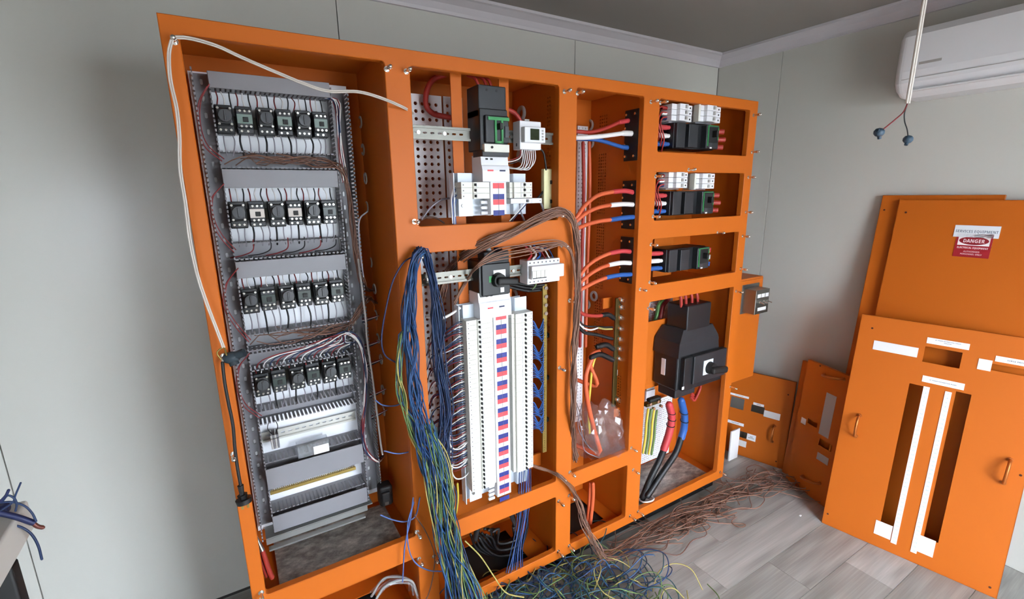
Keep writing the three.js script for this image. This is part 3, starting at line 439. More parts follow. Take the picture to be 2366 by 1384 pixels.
// power meter
{
  const B = [.996,1.833,.02,.089,.086], g = thing('power_meter', 'white power meter with a dark square display on the upper rail', 'power meter', [B[0], B[1] - B[4] / 2, -.01]);
  const [x, y] = B, w = .086, h = .092;
  part(g, 'body', [rb(x, y, -.005, w, h, .046, .003), rb(x + .004, y, .028, w * .98, h * .54, .024, .003)], M.white);
  part(g, 'side_label', bx(x - w / 2 - .0004, y - .03, -.004, .001, .01, .008), M.ductDark);
  part(g, 'display', rb(x + .002, y + .001, .0405, .036, .036, .002, .001), M.lcd);
  for (let i = 0; i < 4; i++) part(g, 'button', rb(x + .034, y + .014 - i * .0095, .0405, .007, .0055, .003, .001), M.labelGrey);
  part(g, 'clip', rb(x + .003, y + h / 2 + .004, -.012, .02, .012, .006, .001), M.labelGrey);
  for (let i = 0; i < 7; i++) wire('white_wire', [[x - .022 + i * .0085, y - h / 2, .0], [x - .022 + i * .0085, y - h / 2 - .03, .002], [x - .026 + i * .0075, y - h / 2 - .055 - .004 * (i % 3), -.01], [x - .045 + i * .005, y - h / 2 - .06, -.035], [x - .06, y - h / 2 - .05, -.06]], .0019, M.wireWhite, 'white wire looping out below the power meter', 'white wires under the power meter', 18, 6);
  wire('black_cable', [[x + .045, y - h / 2 + .02, -.03], ...[[1.079,1.788,-.03],[1.089,1.758,-.03],[1.094,1.725,-.03]]], .0036, M.cableBlack, 'black cable running down beside the power meter to the cream bar', null, 20, 8);
  for (const [i, m] of [M.wireRed, M.wireWhite, M.rubber].entries()) wire('meter_lead', [[x - .03 + i * .006, y - h / 2, 0], [x - .032 + i * .005, y - h / 2 - .02 - i * .004, -.005], [x - .05, y - h / 2 - .03 - i * .006, -.01], [x - .085, y - h / 2 - .035 - i * .006, -.02]], .0018, m, ['dark red', 'white', 'black'][i] + ' thin lead bending from the power meter to the breaker', null, 16, 6);
  const b = [1.117,1.656,-.05,.036,.146], e = thing('terminal_bar', 'cream insulated terminal bar with two black studs at the right of the upper bay', 'terminal bar', [b[0], b[1] - b[4] / 2, -.06]);
  part(e, 'bar', frb(b, .02, .003), std('#e3dfae', .5)); for (const s of [.025, -.045]) part(e, 'standoff', [rb(b[0] + .016, b[1] + s, -.052, .014, .014, .014, .002), cyl([b[0] + .01, b[1] + s, -.05], [b[0] + .026, b[1] + s, -.05], .003, 8)], M.blackMatte);
  wire('brown_black_cable', [[1.106,1.652,-.06],[1.082,1.628,-.06],[1.063,1.613,-.06],[1.038,1.609,-.06]], .004, M.cableBlack, 'dark cable looping from the cream bar to the narrow module', null, 18, 8);
  wire('grey_cable', [[.984,1.613,-.04],[.987,1.584,-.04],[1.006,1.542,-.04]], .004, M.wireGrey, 'light grey cable hanging below the narrow white module', null, 12, 8); wire('grey_cable', [[1.069,1.621,-.04],[1.086,1.589,-.04],[1.094,1.56,-.04]], .004, M.wireGrey, 'light grey cable hanging left of the cream terminal bar', null, 12, 8);
  wire('blue_wire', [[1.004,1.607,-.02],[.971,1.577,-.02],[.938,1.545,-.02]], .0018, M.navy, 'thin blue wire slanting down from the narrow white module', null, 10, 6); wire('white_wire', [[.993,1.607,-.02],[.964,1.577,-.02],[.931,1.548,-.02]], .0018, M.wireWhite, 'thin white wire slanting down from the narrow white module', null, 10, 6);
  // leads at the left end of the upper breakers
  for (let i = 0; i < 4; i++) wire(i % 2 ? 'blue_wire' : 'white_wire', [[.73, base1 - .01 - i * .011, -.03], ...[[.73,1.665,-.04],[.72,1.627,-.04],[.72,1.585,-.04],[.721,1.548,-.04]].map((p) => add(p, [i * .004, -i * .008, 0]))], .0022, i % 2 ? M.bluePale : M.wireWhite, (i % 2 ? 'pale blue' : 'white') + ' wire dropping from the upper left breakers', 'wires at the left of the upper breakers', 20, 6);
  wire('grey_cable', [[.745,1.629,-.1],[.71,1.624,-.1],[.669,1.599,-.1],[.637,1.563,-.1]], .0034, M.wireGrey, 'grey cable arching from the upper breakers to the lower left corner', null, 24, 8);
  wire('grey_cable', [[.642,1.559,-.12],[.668,1.567,-.12],[.699,1.561,-.12],[.724,1.545,-.12]], .003, M.wireBrown, 'brown-grey cable lying in the lower left corner of the upper bay', null, 20, 8);
}
// rotary isolator
{
  const g = thing('rotary_isolator', 'black isolator with black rotary handle in the lower chassis bay', 'isolator', [.86, 1.28, -.04]);
  const B = [.857,1.351,.005,.125,.124], [x, y] = [B[0], B[1]];
  part(g, 'body', [rb(x - .004, y + .002, -.045, .122, .13, .09, .004), rb(x, y, -.002, .112, .112, .02, .004)], M.black);
  part(g, 'terminal_cover', [rb(x + .006, y + .078, -.022, .1, .036, .05, .004)], M.black2);
  part(g, 'lower_cover', rb(x - .02, y - .07, -.03, .055, .03, .05, .004), M.black2);
  part(g, 'dial_plate', bx(x + .012, y + .008, .0085, .048, .048, .002), M.paper, 'white dial plate');
  part(g, 'green_plate', bx(x - .022, y + .002, .0085, .016, .022, .002), M.green);
  part(g, 'sticker', bx(x + .022, y - .04, .009, .015, .017, .001), M.paper);
  const h = part(g, 'handle', [cyl([x + .004, y - .002, .008], [x + .004, y - .002, .03], .026, 28, .023), rb(0, 0, 0, .085, .026, .02, .009, 4).rotateZ(-.1).translate(x + .03, y - .006, .036)], M.blackMatte);
  for (const [i, c] of [[0, M.red], [1, M.white], [2, M.navy]]) part(g, 'lug_boot', cyl([x - .03 + i * .032, y + .085, -.04], [x - .03 + i * .032, y + .115, -.06], .009, 10), c);
}
// surge protector
{
  const B = [1.059,1.36,.008,.141,.091], g = thing('surge_protector', 'white eight-pole surge protector on the lower rail', 'surge protector', [B[0], B[1] - .045, -.02]), [x, y] = [B[0], B[1]], w = .145, h = .088;
  part(g, 'body', [rb(x, y, -.02, w, h, .056, .003), rb(x + .004, y + .001, .018, w, .048, .024, .003)], M.white);
  part(g, 'slider', bx(x - .035, y - .018, .0305, .06, .004, .002), M.blackMatte);
  for (let i = 0; i < 8; i++) { part(g, 'screw', cyl([x - .062 + i * .0178, y + .035, .008], [x - .062 + i * .0178, y + .035, .0088], .0032, 8), M.ductDark); if (i < 5) part(g, 'screw', cyl([x - .062 + i * .0178, y - .035, .008], [x - .062 + i * .0178, y - .035, .0088], .0032, 8), M.ductDark); if (i < 4) part(g, 'module', rb(x - .059 + i * .018, y - .004, .031, .0165, .026, .003, .001), M.cream); }
  const T0 = [[1.02,1.451,-.06],[1.041,1.449,-.06],[1.06,1.448,-.06]]; T0.forEach((p, i) => wire(['red_wire', 'white_wire', 'blue_wire'][i], [p, add(p, [.014, -.03, .02]), [x - .058 + i * .02, y + .045, -.01]], .0042, [M.red, M.wireWhite, M.blue][i], ['red', 'white', 'blue'][i] + ' thick core entering the top of the surge protector', null, 14, 8));
  T0.forEach((p, i) => wire(['red_wire', 'white_wire', 'blue_wire'][i], [[x - .02 + i * .02, y + .085, -.06], [x + .005 + i * .02, y + .075, -.03], [x + .018 + i * .018, y + .045, -.01]], .0026, [M.wireRed, M.wireWhite, M.wireBlue][i], ['red', 'white', 'blue'][i] + ' thin core curving into the right of the surge protector', null, 14, 6));
  for (const k of [0, 1, 2]) wire('black_cable', [[.945,1.317,-.05],[.996,1.3,-.05],[1.049,1.287,-.05],[1.098,1.285,-.05]].map((p) => add(p, [0, -.012 * k + .01, -.01 * k])), .0055, M.cableBlack, ['upper', 'middle', 'lower'][k] + ' black cable looping from the isolator to the neutral bar', null, 20, 8);
  wire('green_yellow_wire', [[1.052,1.317,-.03],[1.044,1.298,-.03],[1.032,1.289,-.03]], .003, M.wireGreen, 'short green-yellow wire under the surge protector', null, 8, 6);
  // neutral bar with its blue wires
  const b = thing('neutral_bar', 'long brass neutral bar on the right of the lower chassis bay', 'terminal bar', [1.108, .57, -.05]), y0 = [1.108,.572,-.05][1], y1 = [1.106,1.296,-.05][1];
  part(b, 'bar', [rb(1.106, (y0 + y1) / 2, -.056, .02, y1 - y0, .009, .001)], M.brass);
  for (let i = 0; i < 4; i++) part(b, 'bolt', cyl([1.106, y1 - .014 - i * .034, -.052], [1.106, y1 - .014 - i * .034, -.042], .008, 6), M.steel);
  for (let yy = y1 - .155; yy > y0 + .01; yy -= .0105) part(b, 'screw', cyl([1.106, yy, -.052], [1.106, yy, -.0485], .0038, 8), M.brass);
  for (const q of [[1.128,1.082,-.06],[1.129,.9,-.06],[1.128,.712,-.06]]) part(b, 'standoff', [rb(1.126, q[1], -.07, .016, .018, .02, .002), cyl([1.12, q[1], -.06], [1.12, q[1], -.052], .004, 8)], M.blackMatte);
}
// wires at the left ends of the long chassis, in bunches
{
  const yT = [.735,1.207,0][1], yB = [.727,.649,0][1], n = 66, kinds = [['blue_wire', M.wireBlue2, 'blue'], ['dark_red_wire', M.wireRed, 'dark red'], ['white_wire', M.wireWhite, 'white'], ['blue_wire', M.wireBlue, 'blue']];
  for (let i = 0; i < n; i++) {
    const y = yT - (yT - yB) * i / (n - 1), k = kinds[i % 4], b = Math.floor(i / 6), yb = yT - (yT - yB) * (b * 6 + 5) / (n - 1);
    if (i < 48) wire(k[0], [[.736, y, -.03], [.722, y + .001, -.028], [.7, y * .8 + yb * .2 - .004, -.035], [.672, y * .5 + yb * .5 - .022, -.06], [.645, yb - .035, -.1], [.635, yb - .09, -.13]].map((p, j) => j > 1 ? jig(p, .004) : p), .0018, k[1], k[2] + ' wire bunched at the left ends of the long chassis breakers', k[2] + ' wires left of the long chassis', 18, 5);
    else wire(k[0], [[.736, y, -.03], [.715, y - .002, -.024], [.685, y - .012, -.03], [.662, y - (i % 6 - 3) * .004, -.045], [.665, y + .02, -.065], [.69, y + .03, -.085]].map((p, j) => j > 1 ? jig(p, .004) : p), .0018, k[1], k[2] + ' wire looping at the lower left ends of the long chassis breakers', k[2] + ' loops left of the long chassis', 22, 5);
  }
  for (const [i, p] of [[.676,.73,-.03],[.671,.657,-.03],[.681,.607,-.03]].entries()) wire('white_wire', [add(p, [.075, .02, 0]), add(p, [.03, .002, .01]), add(p, [0, .012, .012]), add(p, [-.008, .035, 0]), add(p, [.01, .06, -.02])], .0026, M.wireWhite, ['highest', 'middle', 'lowest'][i] + ' big white loop at the lower left of the long chassis', null, 26, 6);
  for (let i = 0; i < 66; i++) single('ferrule', cyl([.733, yT - (yT - yB) * i / 65, -.03], [.718, yT - (yT - yB) * i / 65, -.03], .0024, 6), i % 3 ? M.wireWhite : M.labelGrey, 'small ferrule on a wire end at the left of the long chassis', 'ferrule', 'ferrules left of the long chassis');
  // right ends: blue wires fanned to the neutral bar in bunches
  const c = [[1.054,1.123,-.04],[1.058,1.028,-.04],[1.06,.95,-.04],[1.059,.868,-.04],[1.059,.787,-.04],[1.061,.729,-.04]].map((p) => p[1]);
  for (let j = 0; j < c.length; j++) for (let i = 0; i < 8; i++) { const y = c[j] + (i - 3.5) * .011; wire('blue_wire', [[1.012, y + .01, -.03], [1.035, c[j] + (i - 3.5) * .008 + .012, -.028], [1.06, c[j] - .012 + (i - 3.5) * .004, -.03], [1.085, y - .016, -.04], [1.098, y - .004, -.05]], .002, i % 2 ? M.blue : M.wireBlue, 'bright blue wire fanned from the right breakers to the brass neutral bar', 'blue neutral wires', 14, 5); }
  // blue wires dropping out of the bottom of the right breakers
  for (let i = 0; i < 9; i++) { const p = [[.981,.567,0],[.974,.436,0],[.96,.32,0],[.934,.208,0],[.92,.099,0]], d = (i - 4) * .0042; wire('blue_wire', p.map((q, j) => add(jig(q, .003), [d * (j === 4 ? 2.4 : 1.4), 0, i % 3 * .004 - .01])), .0019, i % 2 ? M.bluePale : M.wireBlue, 'blue wire dropping out of the right chassis breakers to the floor opening', 'blue wires under the right breakers', 26, 5); }
  wire('yellow_wire', [[.701,.57,-.05],[.7,.511,-.05],[.692,.457,-.05],[.681,.414,-.05]], .0045, M.yellow, 'short yellow wire under the left chassis breakers', null, 14, 8);
  wire('white_cable', [[.614,1.239,-.05],[.653,1.224,-.05],[.693,1.23,-.05],[.739,1.252,-.05]], .005, M.wireWhite, 'white cable curving to the left top of the long chassis', null, 18, 8);
  // coiled black cables in the lower opening
  for (let i = 0; i < 9; i++) { const k = i * .011; wire('black_cable', [[.798,.228,-.13],[.826,.144,-.13],[.91,.074,-.13],[1.01,.054,-.13],[1.074,.117,-.13],[1.084,.203,-.13],[1.059,.28,-.13]].map((p, j) => add(p, [(j > 3 ? -k : j < 2 ? k : 0), j > 0 && j < 5 ? k : 0, (i % 3) * .018 - .03])), .0058, M.cableBlack, 'black cable coiled in the opening under the chassis', 'coiled black cables', 36, 8); }
  wire('black_cable', [[.859,.378,-.1],[.817,.334,-.1],[.79,.253,-.1]], .012, M.cableBlack, 'thick black cable dropping behind the chassis foot', null, 14, 10);
}

// ---------- cable chamber and right-hand bays ----------
const cable = (name, segs, label) => { // first segment the sheath, the rest coloured sleeves
  const o = thing(name, label, 'cable', segs[0][0][0]); segs.forEach(([pts, r, mat, n], i) => part(o, n || (i ? 'sleeve' : 'sheath'), tube(pts, r, 26, 9), mat)); return o;
};
{
  const set = [
    ['red', M.red, [[1.274,1.871,-.08],[1.343,1.872,-.08],[1.421,1.892,-.08],[1.494,1.919,-.08]], [[1.494,1.919,-.08],[1.549,1.928,-.08],[1.601,1.928,-.08]], M.cableRed, .0075],
    ['white', M.wireWhite, [[1.258,1.846,-.06],[1.337,1.852,-.06],[1.415,1.862,-.06],[1.496,1.874,-.06]], [[1.496,1.874,-.06],[1.544,1.875,-.06],[1.584,1.873,-.06]], M.wireWhite, .009],
    ['blue', M.blue, [[1.359,1.846,-.08],[1.411,1.841,-.08],[1.465,1.831,-.08],[1.514,1.823,-.08]], [[1.514,1.823,-.08],[1.558,1.821,-.08],[1.606,1.821,-.08]], M.blue, .008]];
  for (const [w, m, a, b, sm, r] of set) cable('feeder_cable', [[[add(a[0], [-.1, .01, -.12]), ...a], r, sm], [b, r * 1.25, m]], w + ' cable with a ' + w + ' sleeve feeding the top insulating plate');
  const low = [[[[1.238,1.539,-.04],[1.284,1.59,-.04],[1.35,1.629,-.04],[1.436,1.644,-.04]], [[1.436,1.644,-.04],[1.501,1.646,-.04],[1.558,1.637,-.04]], [[1.234,1.529,-.035],[1.292,1.564,-.035],[1.358,1.584,-.035],[1.42,1.591,-.035]], [[1.42,1.591,-.035],[1.487,1.593,-.035],[1.556,1.589,-.035]], [[1.231,1.499,-.03],[1.289,1.518,-.03],[1.356,1.529,-.03],[1.418,1.532,-.03]], [[1.418,1.532,-.03],[1.48,1.537,-.03],[1.549,1.539,-.03]]],
    [[[1.254,1.306,-.04],[1.313,1.355,-.04],[1.377,1.382,-.04],[1.429,1.394,-.04]], [[1.429,1.394,-.04],[1.494,1.398,-.04],[1.558,1.39,-.04]], [[1.255,1.28,-.035],[1.315,1.316,-.035],[1.374,1.338,-.035],[1.421,1.346,-.035]], [[1.421,1.346,-.035],[1.49,1.349,-.035],[1.553,1.342,-.035]], [[1.258,1.255,-.03],[1.312,1.274,-.03],[1.364,1.288,-.03],[1.404,1.295,-.03]], [[1.404,1.295,-.03],[1.473,1.298,-.03],[1.546,1.294,-.03]]]];
  low.forEach((L, j) => ['red', 'white', 'blue'].forEach((w, i) => { const c = [M.red, M.wireWhite, M.blue][i]; cable('feeder_cable', [[[add(L[2 * i][0], [-.07, -.3, -.14]), add(L[2 * i][0], [-.06, -.09, -.08]), ...L[2 * i]], .0082, M.cableOrange], [L[2 * i + 1], .0098, c]], 'orange cable with a ' + w + ' sleeve entering the ' + ['middle', 'lowest'][j] + ' insulating plate'); }));
  // red and orange cables down the back of the chamber
  for (const [i, u] of [1349, 1353].entries()) single('red_cable', tube([[1.453,1.854,-.26], [1.462,1.689,-.26], [1.462,1.498,-.26], [1.458,1.259,-.26], [1.458,.92,-.26]].map((p) => add(p, [i * .022, 0, i * .015])), .0075, 30, 8), i ? M.cableOrange : M.cableRed, (i ? 'orange' : 'red') + ' cable running down the back of the cable chamber', 'cable');
  // earth bar with bolted lugs
  const t = [1.546,1.178,-.1], b = [1.55,.649,-.1], e = thing('earth_bar', 'tall brass earth bar with bolted lugs in the cable chamber', 'terminal bar', [t[0], b[1], -.11]);
  const X = (t[0] + b[0]) / 2;
  part(e, 'bar', rb(X, (t[1] + b[1]) / 2, -.1, .045, t[1] - b[1], .01, .002), M.brassDull);
  for (const y of [t[1] - .03, b[1] + .03]) part(e, 'insulator', cyl([X + .03, y, -.14], [X + .03, y, -.105], .024, 16), M.blackMatte);
  part(e, 'bracket', [rb(X + .02, t[1] - .03, -.15, .15, .05, .012, .002), rb(X + .03, b[1] - .02, -.1, .12, .045, .05, .004)], M.orangeIn);
  for (const q of [[1.523,1.17,-.09],[1.525,1.138,-.09],[1.517,1.089,-.09],[1.519,1.038,-.09],[1.519,.989,-.09],[1.516,.942,-.09],[1.518,.894,-.09],[1.536,.69,-.09]]) part(e, 'bolt', [cyl([X, q[1], -.095], [X, q[1], -.078], .015, 6), cyl([X, q[1], -.078], [X, q[1], -.064], .008, 10)], M.steel);
  part(e, 'sticker', bx(X + .005, [1.527,.82,-.09][1], -.094, .012, .028, .001), M.paper);
  const lug = (name, pts, r, mat, label, sl) => cable(name, [[pts[0][0] < 1.42 ? [add(pts[0], [-.09, .03, -.12]), ...pts] : pts, r, mat], ...(sl || [])], label);
  lug('earth_cable', [[1.3,1.156,-.09],[1.338,1.132,-.09],[1.399,1.117,-.09],[1.449,1.113,-.09]], .008, M.cableRed, 'red cable with a black lug boot on the earth bar', [[[[1.444,1.114,-.09],[1.474,1.112,-.09],[1.509,1.09,-.09]], .011, M.cableBlack, 'lug_boot']]);
  lug('earth_cable', [[1.298,1.116,-.09],[1.339,1.083,-.09],[1.413,1.065,-.09],[1.503,1.049,-.09]], .0042, M.cableBlack, 'thin black cable reaching the fourth earth bar bolt');
  lug('earth_cable', [[1.286,1.114,-.075],[1.315,1.083,-.075],[1.363,1.063,-.075],[1.405,1.066,-.075]], .0034, M.wireWhite, 'thin cream wire with green-yellow end at the earth bar', [[[[1.405,1.066,-.075],[1.438,1.055,-.075],[1.486,1.047,-.075]], .0042, M.wireYellow, 'sleeve']]);
  lug('earth_cable', [[1.28,1.097,-.07],[1.323,1.06,-.07],[1.397,1.036,-.07],[1.484,1.003,-.07]], .0075, M.cableBlack, 'thick black cable sagging to the middle earth bar bolt');
  lug('earth_cable', [[1.391,.806,-.06],[1.358,.895,-.06],[1.347,.937,-.06],[1.361,.958,-.06],[1.4,.962,-.06]], .009, M.cableOrange, 'orange cable with black boot on the lower earth bar bolts', [[[[1.39,.986,-.06],[1.44,.985,-.06],[1.482,.959,-.06]], .012, M.cableBlack, 'lug_boot']]);
  lug('earth_cable', [[1.412,.468,-.05],[1.397,.534,-.05],[1.374,.605,-.05],[1.34,.72,-.05],[1.32,.826,-.05],[1.323,.886,-.05],[1.353,.943,-.05]], .0105, M.cableOrange, 'long orange cable rising from the cable chamber floor to the earth bar', [[[[1.348,.948,-.05],[1.394,.953,-.05],[1.472,.913,-.05]], .012, M.cableBlack, 'lug_boot']]);
  single('yellow_wire', tube([[1.381,.946,-.06],[1.363,.894,-.06],[1.356,.815,-.06],[1.349,.713,-.06],[1.358,.584,-.06]], .0055, 26, 8), M.yellow, 'yellow wire hanging beside the long orange cable', 'wire');
  single('orange_cable', tube([[1.376,.005,-.1],[1.395,.094,-.1],[1.403,.21,-.1],[1.406,.284,-.1]], .009, 20, 9), M.cableOrange, 'orange cable rising from the lower chamber opening, left strand', 'cable');
  single('orange_cable', tube([[1.395,.051,-.085],[1.403,.124,-.085],[1.411,.216,-.085],[1.409,.291,-.085]], .009, 20, 9), M.cableOrange, 'orange cable rising from the lower chamber opening, right strand', 'cable');
  for (let i = 0; i < 4; i++) single('grey_wire', tube([[1.29,.753,-.05],[1.305,.646,-.05],[1.358,.524,-.05],[1.412,.463,-.05]].map((p) => jig(p, .03)), .0018, 20, 5), i % 2 ? M.wireGrey : M.wireBrown, 'loose thin wire in the bottom of the cable chamber', 'wire', 'loose chamber wires');
  // clear plastic bag slumped in the chamber
  const g = [], [cx, cy] = [1.47, .6]; const bag = new THREE.IcosahedronGeometry(1, 5), P = bag.attributes.position;
  for (let i = 0; i < P.count; i++) { const v = new THREE.Vector3().fromBufferAttribute(P, i), n = vn(v.x * 2.2 + 5, v.y * 3 + v.z * 1.5 + 9, 64, 64) - .5, n2 = vn(v.x * 7 + 5, v.y * 7 + v.z * 6 + 20, 64, 64) - .5; v.multiplyScalar(1 + n * .55 + n2 * .22); P.setXYZ(i, v.x, v.y, v.z); }
  bag.scale(.1, .155, .045).rotateZ(.45); bag.computeVertexNormals(); const bp = [1.447,.569,-.035];
  single('plastic_bag', bag.translate(...bp), M.bag, 'crumpled clear plastic bag hanging over the chamber sill', 'plastic bag');
  const bag2 = bag.clone().scale(1, 1, 1); const b2 = [1.427,.532,-.13]; bag2.translate(b2[0] - bp[0], b2[1] - bp[1], b2[2] - bp[2]); single('plastic_bag', bag2, M.bag, 'clear plastic bag deep in the chamber behind the orange cable', 'plastic bag');
}
// feeder breakers in the three stacked bays
{
  const rows = [['top', [1.883,1.874,-.02,.27,.096]], ['middle', [1.885,1.59,-.02,.276,.102]], ['lowest', [1.883,1.335,-.02,.274,.124]]];
  rows.forEach(([w, B], i) => {
    const [x, y] = B, W = .27, H = .105, L = x - W / 2;
    const g = thing('feeder_breaker', 'black moulded-case breaker lying sideways in the ' + w + ' of three stacked bays', 'circuit breaker', [x, y - H / 2, -.1], 'feeder breakers');
    part(g, 'body', [rb(x, y, -.075, W, H, .11, .004)], M.black);
    part(g, 'terminal_cover', rb(L + .03, y, -.015, .055, H - .004, .02, .003), M.black2); part(g, 'terminal_cover', rb(L + .1, y, -.012, .06, H - .01, .03, .003), M.black2);
    const f = part(g, 'toggle_housing', [rb(x + W / 2 - .05, y, -.01, .085, H * .96, .04, .005)], M.black2);
    part(f, 'recess', rb(x + W / 2 - .048, y + .008, .0105, .058, H * .6, .003, .002), M.blackMatte);
    part(f, 'green_frame', [bx(x + W / 2 - .084, y + .004, .011, .005, H * .82, .003), bx(x + W / 2 - .016, y + .014, .011, .005, H * .5, .003), bx(x + W / 2 - .05, y + .046, .011, .06, .003, .003)], M.green);
    part(f, 'toggle', rb(x + W / 2 - .05, y + .012, .022, .014, .028, .026, .003), M.blackMatte);
    part(f, 'test_window', rb(x + W / 2 - .066, y - .034, .011, .024, .018, .003, .001), M.knob);
    part(g, 'sticker', bx(x + W / 2 - .06, y - .046, .0105, .014, .006, .001), M.paper);
    const br = thing('mounting_bracket', 'orange mounting bracket behind the ' + w + ' feeder breaker', 'bracket', [x - .02, y - .09, -.14]);
    part(br, 'bracket', [rb(x - .02, y, -.14, .13, .19, .006, .002), bx(x - .08, y, -.2, .006, .19, .12)], M.orange);
    ['red', 'white', 'blue'].forEach((c, k) => { const yy = y + .034 - k * .034, mat = [M.red, M.wireWhite, M.blue][k]; single('lug_sleeve', [cyl([1.57, yy + .004, -.07], [L - .012, yy, -.05], .0105, 12), cyl([L - .014, yy, -.05], [L + .006, yy, -.045], .0085, 12)], mat, c + ' sleeved lug at the left of the ' + w + ' feeder breaker', 'cable lug');
      single('lug_sleeve', cyl([x + W / 2 - .004, yy, -.06], [x + W / 2 + (i < 2 ? .055 + .012 * (k % 2) : .03), yy - .004, -.012], .011, 10), i < 2 ? M.cableRed : mat, (i < 2 ? ['upper red', 'middle red', 'lower red'][k] : c) + ' lug at the right of the ' + w + ' feeder breaker', 'cable lug'); });
    if (i > 1) return;
    const q = i ? [[1.789,1.688,-.01,.122,.049], [1.967,1.684,-.01,.143,.053]] : [[1.786,1.964,-.01,.127,.046], [1.968,1.972,-.01,.152,.049]];
    q.forEach((Q, k) => {
      const [mx, my, , mw] = Q, n = 3, d = thing('control_breaker', 'white three-pole module, ' + (k ? 'right' : 'left') + ' one above the ' + w + ' feeder breaker', 'circuit breaker', [mx, my - .035, -.05], 'white modules above the feeder breakers'), pw = .068 / 3;
      for (let j = 0; j < n; j++) { const yy = my + .024 - j * pw; part(d, 'pole', [rb(mx, yy, -.045, mw, pw - .001, .06, .002), rb(mx - mw * .06, yy, -.008, mw * .42, pw - .001, .022, .002)], M.white); part(d, 'terminal', cyl([mx + mw * .4, yy, -.0155], [mx + mw * .4, yy, -.0145], .004, 8), M.dark); part(d, 'toggle', rb(mx + mw * .02, yy, .006, .01, pw * .6, .01, .001), M.labelGrey); }
      part(d, 'rail_clip', bx(mx - mw * .1, my - .036, -.06, mw * .7, .004, .05), M.duct);
      const a = [mx - mw / 2, my, -.04];
      if (!k) for (let j = 0; j < 3; j++) { wire('red_wire', [add(a, [0, .02 - j * .018, 0]), add(a, [-.05 + j * .01, .018 - j * .02, .005]), add(a, [-.075 + j * .014, -.04, .01]), add(a, [-.055 + j * .016, -.09 - .008 * j, .012]), add(a, [-.03 + j * .01, -.11 - .022 * j, -.01])], .0032, M.cableRed, ['outer', 'middle', 'inner'][j] + ' red wire arching from the left white module to the ' + w + ' feeder breaker', 'red wires of the feeder breakers', 26, 7); single('lug_sleeve', cyl(add(a, [-.028, .02 - j * .02, -.005]), add(a, [.002, .02 - j * .02, -.005]), .008, 10), [M.wireRed, M.wireWhite, M.navy][j], ['dark red', 'white', 'blue'][j] + ' sleeve at the left white module above the ' + w + ' feeder breaker', 'cable lug'); }
      else part(d, 'terminal_strip', rb(mx - mw / 2 - .004, my, -.02, .012, .07, .03, .002), M.cream);
    });
  });
}
